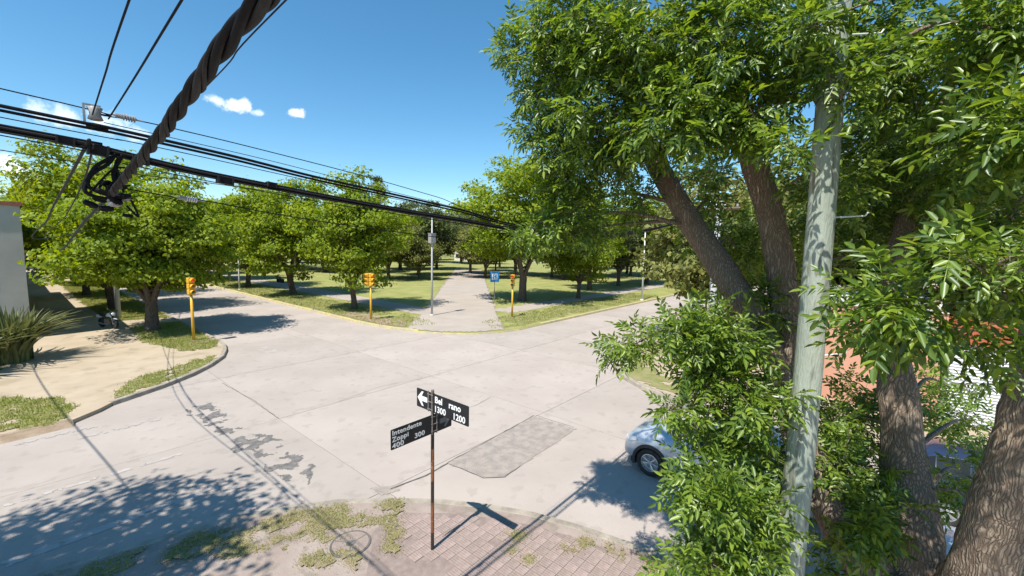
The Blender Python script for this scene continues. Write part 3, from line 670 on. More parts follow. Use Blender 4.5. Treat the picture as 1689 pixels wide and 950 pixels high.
t = empty('litter_bin', (23.0, 64.5, .12)); MB().tube([(0, 0, 0), (0, 0, 1.2)], .04, 8).obj('post', 'plast', t); MB().lathe([(.2, .5), (.26, .9), (.26, 1.25), (.22, 1.27), (.2, .95)], 14).obj('bucket', 'plast', t); tag(t, 'black litter bin on a post by the shaded park path', 'litter bin')
t = empty('park_bench', (22.9, 58.8, .12), R(90))
for k in range(3): MB().box(-.8, .8, -.2 + k * .15, -.08 + k * .15, .42, .46).obj('slat', 'wood', t)
for k in range(2): MB().box(-.8, .8, .26, .3, .55 + k * .16, .67 + k * .16).obj('slat', 'wood', t)
for x in (-.6, .6): MB().box(x - .04, x + .04, -.2, .26, 0, .419).box(x - .04, x + .04, .2, .258, .42, .85).obj('leg', 'plast', t)
tag(t, 'dark wooden bench in the shade beside the park path', 'bench')

# painted pole in front of the big tree
pl = empty('utility_pole', (5.33, 0.40, 0.09))
m1 = MB(); Z = np.linspace(-.2, 9.6, 30)
m1.tube([(0.004 * math.sin(z * 1.3), 0.012 * (z / 5) ** 2 + .006 * math.sin(z), z) for z in Z], [.150 - .0050 * z for z in Z], 22, rough=.02, sc=3); m1.obj('shaft', 'pole', pl, True)
for z, a in ((3.95, 195), (4.42, 15), (5.05, 20), (5.85, 10), (6.45, 190), (7.6, 20)):
    L = .33; d = Vector((-.6442, .7646, 0)) if a > 90 else Vector((.6442, -.7646, 0)); d = Matrix.Rotation(R(random.uniform(-15, 15)), 3, 'Z') @ d
    MB().tube([d * .1 + Vector((0, 0, z)), d * .4 + Vector((0, 0, z + .02)), d * .425 + Vector((0, 0, z + .055))], .0085, 8).obj('step_bolt', 'steelw', pl)
tag(pl, 'pale green painted pole with step bolts standing in front of the big ash tree', 'utility pole')
# poles that carry the cables out of sight
def cable_pole(loc, h, label, arm):
    p = empty('utility_pole', (*loc, .12)); MB().tube([(0, 0, -.1), (0, 0, h)], [.15, .1], 14).obj('shaft', 'conc2', p, True)
    a = Vector((*arm, 0)).normalized(); o = MB().tube([a * -.7 + Vector((0, 0, h - .3)), a * .7 + Vector((0, 0, h - .3))], .05, 8).obj('crossarm', 'wood', p)
    for s in (-.6, -.2, .2, .6):
        q = MB().lathe([(.03, 0), (.05, .03), (.03, .05), (.045, .08), (.02, .11)], 10).obj('insulator', 'ceramic', p); q.location = a * s + Vector((0, 0, h - .26))
    return tag(p, label, 'utility pole')
cable_pole((16.4, 4.25), 7.2, 'concrete cable pole on the opposite right kerb behind the ash leaves', (0, 1))
cable_pole((4.6, 38.5), 6.6, 'concrete cable pole behind the leafy tree on the left pavement', (1, 0))

# ================================================================== OVERHEAD CABLES
def cable(name, pts, r, mtl, label, n=8, seg=8, parent=None, group=None):
    P = spline(pts, seg); o = MB().tube(P, r, n).obj(name, mtl, parent, True)
    if parent is None: tag(o, label, 'cable', group)
    return o
# twisted bundle towards the far left pole
Bp = spline([(.36, -2.5, 6.36), (.39, 0.2, 6.19), (.40, 1.08, 6.13), (.42, 1.63, 6.09), (.45, 2.27, 6.04), (.49, 3.4, 5.965), (.52, 4.36, 5.90), (.62, 7.44, 5.74), (.80, 13, 5.36), (1.1, 19, 5.2), (2.4, 30, 5.6), (4.5, 38.3, 6.45)], 40)
tb = empty('twisted_cable', (.36, -2.5, 6.3))
d = np.linalg.norm(np.diff(Bp, axis=0), axis=1); Ls = np.concatenate([[0], np.cumsum(d)])
def strand(ph, rr, rs, i0, i1, pitch, nm, mtl, n=7, step=1):
    pts = []; rad = []
    for i in range(i0, i1, step):
        p = Vector(Bp[i]); t = (Vector(Bp[min(i + 1, len(Bp) - 1)]) - Vector(Bp[max(i - 1, 0)])).normalized()
        a = t.cross(Vector((0, 0, 1))).normalized(); b_ = a.cross(t); th = ph + Ls[i] / pitch * 2 * math.pi
        pts.append(p + (a * math.cos(th) + b_ * math.sin(th)) * rr - Vector(tb.location))
    return MB().tube(pts, rs, n).obj(nm, mtl, tb, True)
iK = int(np.argmin(np.abs(Bp[:, 1] - 4.3)))
for k in range(3): strand(k * 2.094, .0132, .0118, 0, iK, .62, 'conductor', 'cable' if k else 'cableg', 9)
strand(1.0, .021, .0062, 0, iK, .62, 'conductor', 'cableg')
for k in range(2): strand(k * 3.14, .009, .0095, iK - 1, len(Bp), .4, 'conductor', 'cableg', 6, 2)
tag(tb, 'thick black twisted power cable sweeping from the top edge to the knot at left', 'cable')
# the knot of connectors
kn = empty('cable_junction', (.52, 4.3, 5.91)); kn.scale = (1.15, 1.15, 1.1); rnd = random.Random(4)
for k in range(18):
    d0 = Vector((rnd.gauss(0, .045), rnd.gauss(0, .03), rnd.gauss(-.01, .045))); ax = Vector((rnd.gauss(0, 1), rnd.gauss(0, 1), rnd.gauss(0, 1))).normalized()
    a, b_ = d0 - ax * .035, d0 + ax * .035
    MB().tube([a, a + ax * .012, b_ - ax * .012, b_], [.012, .019, .019, .012], 8).obj('connector', 'alum' if k % 4 == 0 else 'cable', kn)
for k in range(6):
    a = Vector((rnd.gauss(0, .05), rnd.gauss(0, .03), rnd.gauss(0, .04))); b_ = Vector((rnd.gauss(0, .06), rnd.gauss(0, .03), rnd.gauss(0, .05))); c_ = (a + b_) / 2 + Vector((rnd.gauss(0, .09), 0, rnd.gauss(0, .08)))
    MB().tube(spline([a, c_, b_], 7), .0065, 7).obj('jumper', 'cable', kn, True)
for pts in ([(.02, 0, -.04), (-.11, 0, .0), (-.085, 0, .11), (.0, 0, .2), (.045, 0, .285)], [(.03, 0, .05), (.02, 0, .14), (.05, 0, .22), (.07, 0, .27)], [(.04, 0, .04), (.035, .02, .16), (.06, 0, .25), (.16, 0, .27), (.24, 0, .24)], [(-.04, 0, 0), (-.1, 0, .05), (-.06, 0, .17), (.04, 0, .26)]):
    MB().tube(spline(pts, 8), .011, 8).obj('jumper', 'cable', kn, True)
MB().tube([(.05, 0, -.13), (.1, 0, -.14)], .012, 8).obj('clip', 'cable', kn)
tag(kn, 'knot of black connectors and looping jumpers where the cables meet', 'cable joint')
CG = 'cables crossing towards the right'
far = (16.4, 4.25)
def run(pts, v, r, label, mtl='cable', dz=0.0, dv=0.0, far_z=6.9, ext=True, n=7):
    P = [(u, v + dv, z + dz) for u, z in pts]
    if ext:
        u0, z0 = pts[0]; P = [(-14, v + dv, z0 + dz + .9), (-5, v + dv, z0 + dz + .3)] + P
        u1, z1 = pts[-1]; P += [(9.5, v + dv, z1 + dz + .1), (16.4, v + dv, far_z)]
    return cable('overhead_cable', P, r, mtl, label, n, 8, None, CG)
C1 = [(.03, 6.38), (.44, 6.36), (.93, 6.32), (1.35, 6.28), (1.96, 6.21), (2.77, 6.14), (3.87, 6.04), (5.45, 5.89)]
C2 = [(.03, 6.28), (.35, 6.255), (.64, 6.21), (1.08, 6.15), (1.8, 6.085), (2.87, 6.0), (4.01, 5.93), (5.65, 5.85)]
run(C1, 4.15, .012, 'upper of the pair of thick cables crossing above the knot', dz=.006)
run(C1, 4.15, .010, 'lower of the pair of thick cables crossing above the knot', dz=-.018, dv=.02)
for k, (dz, dv, r) in enumerate([(.012, 0, .0105), (-.014, .012, .012), (-.004, -.02, .008), (-.03, -.004, .007)]):
    run(C2, 4.3, r, ('top black strand', 'thickest black strand', 'grey inner strand', 'lowest thin grey strand')[k] + ' of the lashed cable bunch above the knot', 'cable' if k < 2 else 'cableg', dz, dv)
run([(.04, 6.5), (.44, 6.45), (.68, 6.455), (.95, 6.44), (1.46, 6.40), (2.51, 6.30), (3.5, 6.18), (4.77, 6.03)], 4.2, .0042, 'topmost thin wire carrying the ribbed insulator', n=5)
run([(.02, 6.15), (.6, 6.09), (1.1, 6.08), (1.84, 6.05), (2.62, 6.0), (5.6, 5.8)], 4.4, .0032, 'thin wire running below the lashed cable bunch', 'cableg', n=5)
run([(.02, 6.33), (.6, 6.30), (1.1, 6.26), (1.84, 6.19), (2.62, 6.12), (4, 6.02), (5.5, 5.92)], 4.22, .0035, 'thin wire between the thick pair and the lashed bunch', n=5)
run([(.02, 6.235), (.6, 6.15), (1.1, 6.09), (1.84, 6.02), (2.62, 5.96), (4, 5.88), (5.5, 5.80)], 4.33, .004, 'sagging thin wire just under the lashed bunch', n=5)
cable('overhead_cable', [(.5, 4.2, 6.40), (.9, 4.2, 6.37), (1.6, 4.2, 6.31), (2.6, 4.2, 6.2), (4.0, 4.2, 6.06), (5.5, 4.2, 5.95), (16.4, 4.25, 6.9)], .003, 'cableg', 'fine wire fanning right from the spool insulator', 5, 8, None, CG)
cable('overhead_cable', [(.58, 4.35, 5.97), (.92, 4.35, 5.93), (1.12, 4.35, 5.92), (1.93, 4.35, 5.82), (3.25, 4.35, 5.71), (5.73, 4.35, 5.57), (10, 4.3, 5.6), (16.4, 4.25, 6.4)], .0048, 'cable', 'lowest wire leaving the knot with a pale ribbed insulator', 6, 8, None, CG)
cable('overhead_cable', [(.23, -2, 6.62), (.36, 2.22, 6.49), (.40, 3.2, 6.46), (.44, 4.15, 6.43)], .0042, 'cable', 'left thin wire dropping from the top edge to the insulator', 6)
cable('overhead_cable', [(.35, -2, 6.50), (.46, 1.93, 6.445), (.49, 3.0, 6.43), (.52, 4.15, 6.42)], .0045, 'cable', 'right thin wire dropping from the top edge to the insulator', 6)
cable('overhead_cable', [(.4, -2, 6.25), (.46, 1.1, 6.16), (.51, 1.83, 6.16), (.63, 4.2, 6.16)], .0022, 'cableg', 'hair thin wire running beside the twisted cable', 5)
cable('overhead_cable', [(.41, 4.1, 6.25), (.43, 6.12, 6.13), (.45, 9.67, 5.87), (.8, 20, 5.5), (4.5, 38.2, 6.3)], .011, 'cableg', 'grey wire running down left from the lashed bunch into the tree', 6)
cable('overhead_cable', [(.43, 4.1, 6.22), (.53, 6.02, 6.12), (.63, 9.46, 5.92), (1.0, 20, 5.55), (4.5, 38.1, 6.3)], .007, 'cableg', 'second grey wire running down left from the lashed bunch', 6)
cable('overhead_cable', [(-1.0, -3, 7.0), (-1.4, 4, 6.3), (-2.0, 13, 6.1), (-2.9, 24, 6.3), (-3.6, 40, 7.0)], .02, 'cable', 'thick telephone cable outside the left edge shading the road', 8)
def insulator(loc, ax, mtl, label, L=.11, ribs=5, r=.022):
    t = empty('insulator', loc); q = Vector(ax).to_track_quat('Z', 'Y').to_matrix().to_4x4()
    o = MB().lathe([(.006, -L * .75), (.008, -L * .5), (.013, -L * .48), (.013, L * .5), (.006, L * .52), (.005, L * .9)], 12).obj('rod', 'ceramic', t); o.matrix_local = q
    for k in range(ribs):
        z = -L * .1 + k * L * .6 / ribs * 1.1
        o = MB().lathe([(.013, z - .004), (r, z - .002), (r, z + .003), (.013, z + .006)], 14).obj('shed', mtl, t); o.matrix_local = q
    o = MB().lathe([(.016, -L * .5), (.018, -L * .2), (.016, -L * .14)], 10).obj('cap', 'ceramic', t); o.matrix_local = q
    return tag(t, label, 'insulator')
insulator((.62, 4.2, 6.462), (1, 0, -.06), 'ceramic', 'dark ribbed insulator on the topmost wire', r=.024)
insulator((1.0, 4.35, 5.925), (1, 0, -.08), 'steelw', 'pale ribbed insulator on the lowest wire right of the knot', L=.12)
t = empty('spool_insulator', (.46, 4.2, 6.45)); MB().lathe([(.03, -.045), (.042, -.04), (.028, 0), (.042, .04), (.03, .045)], 14).obj('spool', 'ceramic', t, True)
MB().box(-.062, -.05, -.012, .012, -.07, .05).box(-.062, .03, -.012, .012, .05, .058).obj('bracket', 'alum', t); MB().box(-.05, .06, -.02, .02, -.1, -.075).obj('clamp', 'cable', t); tag(t, 'round spool insulator with metal bracket where the thin wires end', 'insulator')
for k, (u, z, w_, h_, nm) in enumerate([(.31, 6.25, .07, .05, 'first'), (.47, 6.215, .085, .07, 'second'), (.70, 6.185, .075, .06, 'third'), (1.25, 6.10, .09, .055, 'fourth'), (1.62, 6.11, .06, .04, 'fifth')]):
    t = empty('splice_box', (u, 4.29, z)); pr = [(-w_, -h_ * .35), (-w_ * .8, -h_ * .5), (w_ * .8, -h_ * .5), (w_, -h_ * .35), (w_, h_ * .3), (w_ * .8, h_ * .5), (-w_ * .8, h_ * .5), (-w_, h_ * .3)]
    n = 8; v = [(a * .62, y, b_) for y in (-.032, .032) for a, b_ in pr]
    MB().add(v, [tuple(range(n)), tuple(range(2 * n - 1, n - 1, -1))] + [(i, n + i, n + (i + 1) % n, (i + 1) % n) for i in range(n)]).obj('housing', 'cable', t)
    MB().box(-w_ * .66, -w_ * .5, -.036, .036, -h_ * .55, h_ * .55).obj('strap', 'cableg', t); MB().box(w_ * .5, w_ * .66, -.036, .036, -h_ * .55, h_ * .55).obj('strap', 'cableg', t); t.rotation_euler = (0, .09, 0)
    tag(t, f'{nm} black splice box from the left clamped on the lashed cable bunch', 'splice box')

# ================================================================== TREES
def unit(a): return a / np.maximum(np.linalg.norm(a, axis=-1, keepdims=True), 1e-9)
def crown_mesh(name, seed, rad, cz, nclump, per, size, mtl, clump_r=(.8, 1.35), low=.55, aspect=.62, droop=0.0):
    rng = np.random.default_rng(seed); rad = np.array(rad, float)
    d = unit(rng.normal(size=(nclump, 3))); d[:, 2] = np.where(d[:, 2] < 0, d[:, 2] * low, d[:, 2])
    rr = rng.random(nclump) ** .42
    # uneven outline: radius depends on direction
    wob = np.array([1 + .42 * noise.noise(Vector(q * 1.9) + Vector((seed, 0, 0))) for q in d])
    cc = d * (rr * wob)[:, None] * (rad - .55) + np.array([0, 0, cz])
    cr = rng.uniform(*clump_r, nclump)
    n = nclump * per; ci = np.repeat(np.arange(nclump), per)
    q = unit(rng.normal(size=(n, 3))); q[:, 2] = np.where(q[:, 2] < -.2, q[:, 2] * .5, q[:, 2])
    r3 = rng.random(n) ** .4
    sprig = rng.random(n) < .08; r3 = np.where(sprig, 1 + .35 * rng.random(n), r3)
    P = cc[ci] + q * (r3 * cr[ci])[:, None] * np.array([1.1, 1.1, .72])
    out = unit(P - np.array([0, 0, cz - 1.0]))
    N = unit(q * .55 + out * .3 + np.array([0, 0, .45]) + rng.normal(0, .55, (n, 3)))
    T = unit(np.cross(N, rng.normal(size=(n, 3)))); T[:, 2] -= droop; T = unit(T); B = np.cross(N, T)
    s = size * (.6 + .8 * rng.random(n))[:, None]
    V = np.stack([P - T * s * .5, P + B * s * aspect * .5 + N * s * .10, P + T * s * .5 - N * s * .08, P - B * s * aspect * .5 + N * s * .10], 1).reshape(-1, 3)
    me = quad_mesh(name, V, np.arange(4 * n).reshape(-1, 4)); me.materials.append(MT[mtl])
    return me, cc, cr
def tree_proto(name, seed, rad, cz, nclump, per, size, mtl, trunk_r=.24, fork=1.9, lean=(0, 0), nlimb=5, **kw):
    me, cc, cr = crown_mesh('crown', seed, rad, cz, nclump, per, size, mtl, **kw)
    rnd = random.Random(seed); root = empty(name)
    top = Vector((lean[0], lean[1], fork))
    m1 = MB(); m1.tube(spline([(0, 0, -.15, trunk_r * 1.7), (0, 0, .12, trunk_r * 1.25), (lean[0] * .4, lean[1] * .4, fork * .5, trunk_r), (*top, trunk_r * .95), (lean[0] * 1.1, lean[1] * 1.1, fork + .35, trunk_r * .6)], 5)[:, :3], list(spline([(trunk_r * 1.7,), (trunk_r * 1.25,), (trunk_r,), (trunk_r * .95,), (trunk_r * .6,)], 5)[:, 0]), 12, rough=.16, sc=7)
    tr = m1.obj('trunk', 'bark2', root, True)
    for k in range(nlimb):
        a = 2 * math.pi * (k + rnd.uniform(-.25, .25)) / nlimb; e = rad[0] * rnd.uniform(.45, .7); h = cz + rnd.uniform(-.2, .5) * rad[2]
        p = Vector((e * math.cos(a), e * math.sin(a), h)); mid = top.lerp(p, .45) + Vector((0, 0, -.2 + rnd.uniform(-.2, .3)))
        pts = spline([top - Vector((0, 0, .15)), top.lerp(mid, .4) + Vector((0, 0, .12)), mid, p], 5); m2 = MB()
        m2.tube(pts, list(np.linspace(trunk_r * .62, .03, len(pts))), 8, rough=.12)
        for j in range(5):
            s = Vector(pts[int(len(pts) * (.3 + .13 * j))]); c = Vector(cc[np.argmin(np.linalg.norm(cc - np.array(s) - np.array([rnd.gauss(0, 1), rnd.gauss(0, 1), .8]), axis=1))])
            m2.tube([s, s.lerp(c, .5) + Vector((0, 0, .1)), c], [trunk_r * .26, .035, .012], 6)
        m2.obj('limb', 'bark2', tr, True)
    link('crown', me, root); root.children[-1]
    return root
def place(proto, loc, rz, sc, label, group=None, first=[set()], cat='tree'):
    o = proto if proto.name not in first[0] else copy_tree(proto)
    first[0].add(proto.name); o.location = loc; o.rotation_euler = (0, 0, rz); o.scale = sc if hasattr(sc, '__len__') else (sc,) * 3
    for k in ('group',):
        if k in o: del o[k]
    return tag(o, label, cat, group)
LG = 'trees along the left kerb'; AG = 'trees along the yellow kerb'; PG = 'trees in the park beyond'
t_big = tree_proto('street_tree', 11, (5.2, 5.2, 4.6), 5.1, 200, 215, .24, 'leafy', .34, 1.6, (.1, .1), low=.8, clump_r=(.7, 1.25))
place(t_big, (5.3, 32.3, .12), .4, (.9, .9, 1.0), 'broad leafy tree on the left corner behind the yellow traffic light')
tA = tree_proto('street_tree', 21, (5.6, 5.6, 5.3), 6.1, 180, 160, .27, 'leafy', .28, 1.5, (.25, .1), low=.82, clump_r=(.75, 1.3))
tB = tree_proto('street_tree', 32, (5.2, 5.2, 5.4), 6.25, 180, 160, .27, 'leafy', .25, 1.7, (-.1, .15), 4, low=.84, clump_r=(.75, 1.3))
place(tA, (18.7, 45.0, .12), 2.2, (1, 1, 1.04), 'forked tree along the yellow kerb, second from the park corner')
place(tB, (18.1, 32.0, .12), 1.0, (.86, .86, .98), 'slim trunked tree along the yellow kerb, nearest the park corner')
place(tB, (17.9, 55.2, .12), 2.9, (1.0, 1.0, .98), 'tree along the yellow kerb, third from the park corner')
place(tA, (18.4, 68.0, .12), 5.0, 1.0, 'tree along the yellow kerb, fourth from the park corner')
place(tB, (18.2, 80.0, .12), 4.1, 1.02, 'tree far along the yellow kerb', AG); place(tA, (18.2, 93, .12), .3, 1.05, 'tree far along the yellow kerb', AG)
place(tA, (5.0, 44, .12), 3.7, (1.0, 1.0, 1.08), 'tall tree just behind the broad one on the left kerb'); place(tB, (4.6, 56, .12), 5.6, 1.05, 'third tree from the crossing along the left kerb', LG); place(tA, (5.0, 69, .12), .9, 1.0, 'fourth tree from the crossing along the left kerb', LG); place(tB, (4.6, 84, .12), 2.0, 1.05, 'fifth and farthest tree along the left kerb', LG)
# tall park trees right of centre
tC = tree_proto('park_tree', 43, (6.0, 6.0, 6.0), 8.2, 190, 150, .30, 'leafy', .32, 2.4, (.1, -.1), low=.88)
place(tC, (32.6, 26.0, .12), 1.2, (1.14, 1.14, 1.0), 'tall rounded tree on the park side of the cross street')
place(tB, (38.5, 23.2, .12), 2.2, (.8, .8, .85), 'slim park tree just right of the tall rounded one')
place(tC, (47.5, 27.0, .12), 3.9, (.9, .9, .95), 'second tall park tree behind the rounded one')
place(tC, (62, 25.5, .12), 5.1, .95, 'third tall park tree further along the cross street')
tD = tree_proto('park_tree', 54, (4.8, 4.8, 4.8), 6.2, 110, 130, .33, 'leafd', .25, 1.6, low=.9)
tO = tree_proto('park_tree', 65, (5.0, 5.0, 4.0), 5.3, 110, 130, .33, 'leafo', .22, 1.5, low=.9)
for k, (x, y, s, kind) in enumerate([(52, 74, 1.0, 'o'), (62, 84, 1.1, 'd'), (74, 66, 1.05, 'd'), (44, 84, 1.0, 'o'), (84, 84, 1.3, 'd'), (36, 74, .9, 'd'), (30, 100, 1.1, 'o'), (70, 46, 1.0, 'o'), (82, 38, 1.1, 'd'), (58, 38, .85, 'o'),
        (96, 50, 1.2, 'd'), (100, 66, 1.1, 'o'), (110, 34, 1.2, 'd'), (46, 108, 1.3, 'd'), (66, 112, 1.3, 'o'), (90, 112, 1.4, 'd'), (120, 52, 1.3, 'o'), (120, 100, 1.5, 'd'), (30, 124, 1.3, 'd'), (40, 52, .7, 'o'), (28, 84, .9, 'o'), (80, 26, 1.0, 'd'), (96, 24, 1.1, 'o'), (130, 24, 1.2, 'd'),(66,60,.8,'o'), (36.6, 54.9, 1.1, 'o'), (45.1, 58.7, 1.15, 'd'), (51.9, 73.5, 1.3, 'o'), (59.0, 70.6, 1.3, 'o'), (55.9, 57.2, 1.0, 'd'), (50.7, 48.3, 1.0, 'o'), (60.1, 49.7, 1.2, 'd'), (40.0, 69.3, 1.2, 'd'), (37.5, 75.2, 1.2, 'o'), (35.4, 82.8, 1.3, 'd'), (60.9, 42.1, 1.1, 'o'), (68.2, 37.9, 1.2, 'd'), (76.5, 34.7, 1.2, 'o'), (55.8, 27.1, 1.0, 'd'), (34.2, 94.0, 1.3, 'o'), (82.0, 87.6, 1.5, 'd'), (77.5, 98.0, 1.6, 'd')]):
    place(tD if kind == 'd' else tO, (x, y, .12), k * 1.7, s, 'dark green tree deep in the park' if kind == 'd' else 'olive green tree deep in the park', 'dark trees deep in the park' if kind == 'd' else 'olive trees deep in the park')
for k, (x, y, s, kind) in enumerate([(27, 6.0, 1.05, 'o'), (40, 5.5, 1.0, 'd'), (52, 6.5, 1.05, 'o'), (80, 5.0, 1.2, 'd'), (24, -4, 1.1, 'd'), (34, -8, 1.2, 'o'), (48, -6, 1.3, 'd'), (31, 1.5, 1.15, 'd'), (105, 4, 1.3, 'o'), (44, 0, 1.25, 'o')]):
    place(tD if kind == 'd' else tO, (x, y, .12), k * 2.1, s, 'dark green tree standing on the right hand block' if kind == 'd' else 'olive green tree standing on the right hand block', 'dark trees of the right block' if kind == 'd' else 'olive trees of the right block')
for k, (x, y, s, kind) in enumerate([(-6, 108, 1.3, 'd'), (2, 118, 1.3, 'o'), (22, 140, 1.5, 'd'), (6, 150, 1.6, 'd'), (-14, 130, 1.5, 'o'), (14, 165, 1.6, 'o')]):
    place(tD if kind == 'd' else tO, (x, y, .12), k * 2.1, s, 'tree closing the far end of the avenue', 'trees at the end of the avenue')
# the wood closing the horizon
def woods(name, n, label, seed):
    rng = np.random.default_rng(seed); P = []
    for k in range(330):
        a = R(rng.uniform(-25, 112)); d = rng.uniform(150, 240); c = np.array([d * math.cos(a), d * math.sin(a)])
        if 4 < c[0] < 18 or 8 < c[1] < 18: continue
        h = rng.uniform(7, 13); q = unit(rng.normal(size=(n, 3))) * (rng.random((n, 1)) ** .4) * np.array([5.5, 5.5, h / 2]); P.append(q + np.array([c[0], c[1], h / 2 + .5]))
    P = np.vstack(P); m_ = len(P); T = unit(rng.normal(size=(m_, 3))); B = unit(np.cross(T, rng.normal(size=(m_, 3)))); s = 1.0 * (.6 + .8 * rng.random((m_, 1)))
    V = np.stack([P - T * s * .5, P + B * s * .35, P + T * s * .5, P - B * s * .35], 1).reshape(-1, 3)
    return tag(link(name, quad_mesh(name, V, np.arange(4 * m_).reshape(-1, 4)), None, 'leafo'), label, 'woods', kind='stuff')
woods('distant_woods', 170, 'far belt of trees closing the horizon behind the park', 12)
# conifers above the park skyline
def conifer(loc, h, label, seed):
    root = empty('pine_tree', loc); rng = np.random.default_rng(seed); rnd = random.Random(seed)
    MB().tube([(0, 0, 0), (0.1, 0, h * .6), (0, .1, h)], [.4, .25, .04], 10).obj('trunk', 'bark2', root, True)
    P = []; N = []
    for k in range(70):
        z = h * (.45 + .55 * rnd.random()); L = (h - z) * .28 + 1.4; a = rnd.random() * 6.28
        c = np.array([math.cos(a) * L, math.sin(a) * L, z - .3]); b_ = np.array([0, 0, z])
        t = rng.random((110, 1)); p = b_ + (c - b_) * t + rng.normal(0, .32, (110, 3)) * (1.15 - .5 * t); P.append(p)
    P = np.vstack(P); n = len(P); T = unit(rng.normal(size=(n, 3))); B = unit(np.cross(T, rng.normal(size=(n, 3)))); s = .42 * (.6 + .8 * rng.random((n, 1)))
    V = np.stack([P - T * s * .5, P + B * s * .2, P + T * s * .5, P - B * s * .2], 1).reshape(-1, 3)
    link('crown', quad_mesh('crown', V, np.arange(4 * n).reshape(-1, 4)), root, 'leafd')
    return tag(root, label, 'tree')
conifer((66, 104, 0), 23, 'tall dark pine rising above the park skyline', 5)
conifer((58, 103, 0), 18, 'shorter dark pine left of the tall one on the skyline', 6)

# tree left of the camera whose shade falls on the near road
tS = tree_proto('shade_tree', 77, (4.7, 3.4, 3.4), 7.9, 105, 165, .21, 'leafd', .28, 3.0, (.3, .4), droop=.2)
place(tS, (-5.45, 9.1, .09), 0, 1, 'leafy tree outside the left edge shading the near road')

# ------------------------------------------------------------------ the big ash tree
ASH = empty('ash_tree', (6.05, -.62, .09)); base = Vector(ASH.location)
stems = dict(
    A=[(6.10, -.68, 1.7, .31), (6.14, -.68, 2.05, .28), (6.27, -.59, 2.64, .24), (6.53, -.47, 3.35, .20), (6.66, -.37, 4.01, .18), (6.79, -.26, 4.70, .15), (7.17, -.26, 5.58, .12), (7.63, -.46, 6.81, .09), (7.81, -.64, 8.0, .05)],
    B=[(6.05, -.75, 1.75, .28), (5.80, -.92, 2.13, .235), (5.60, -1.03, 2.83, .21), (5.48, -1.08, 3.6, .195), (5.48, -1.14, 4.27, .18), (5.53, -1.21, 5.01, .18), (5.53, -1.21, 6.05, .13), (5.5, -1.01, 7.06, .09), (5.4, -.76, 7.92, .05)],
    C=[(6.11, -.55, 1.7, .30), (6.06, -.07, 2.36, .24), (6.14, .44, 3.19, .20), (6.32, .67, 4.01, .18), (6.46, .80, 4.92, .17), (6.53, 1.04, 6.02, .16), (6.41, 1.33, 6.93, .15), (6.22, 1.55, 7.88, .10), (6.07, 1.71, 8.75, .06)],
    D=[(6.14, .42, 3.15, .15), (6.17, .52, 3.4, .165), (6.28, .94, 4.45, .17), (6.35, 1.43, 5.16, .18), (6.50, 2.0, 5.91, .165), (6.51, 2.6, 6.84, .15), (6.45, 2.95, 7.65, .10), (6.33, 3.25, 8.58, .06)])
LP = []
MB().tube(spline([(6.0, -.62, 0, ), (6.03, -.62, .4), (6.05, -.63, 1.1), (6.08, -.65, 1.75), (6.1, -.66, 2.15)], 6) - np.array(base), list(spline([(.62,), (.46,), (.42,), (.43,), (.30,)], 6)[:, 0]), 24, rough=.2, sc=5).obj('trunk', 'bark', ASH, True)
for k, S_ in stems.items():
    P = spline(S_, 8); LP += [tuple(p) for p in P]
    MB().tube(P[:, :3] - np.array(base), list(P[:, 3]), 20, rough=.17, sc=6).obj('stem', 'bark', ASH, True)
LP = np.array(LP)
# pinnate leaf templates: x along the leaf, z up
def leaf_template(seed):
    rng = np.random.default_rng(seed); V = []; Q = []
    L = .21
    def lf(o, d, n, l, wd):
        d = d / np.linalg.norm(d); s = np.cross(n, d); s /= np.linalg.norm(s); n = np.cross(d, s); k = len(V)
        for a, b_, h in ((0, 0, 0), (.28, .42, .06), (.66, .34, .02), (1, 0, -.16), (.66, -.34, .02), (.28, -.42, .06)): V.append(o + d * l * a + s * wd * b_ + n * l * h)
        Q.extend([(k, k + 3, k + 2, k + 1), (k, k + 5, k + 4, k + 3)])
    def rach(t): return np.array([L * t, 0, -.05 * t * t])
    for i in range(5):
        a, b_ = rach(i / 5), rach((i + 1) / 5); k = len(V); w = np.array([0, .0016, 0]); V.extend([a - w, a + w, b_ + w, b_ - w]); Q.append((k, k + 1, k + 2, k + 3))
    for i, t in enumerate((.4, .64, .87)):
        for s in (1, -1):
            d = np.array([.62 + rng.normal(0, .08), s * .8, -.22 + rng.normal(0, .14)]); n = np.array([rng.normal(0, .2), -s * .1 + rng.normal(0, .2), 1.])
            lf(rach(t), d, n, .082 * (.85 + .1 * i) * rng.uniform(.9, 1.12), .034)
    lf(rach(1), np.array([1, rng.normal(0, .12), -.35]), np.array([.2, rng.normal(0, .2), 1.]), .098, .038)
    return np.array(V), np.array(Q)
TPL = [leaf_template(s) for s in range(4)]
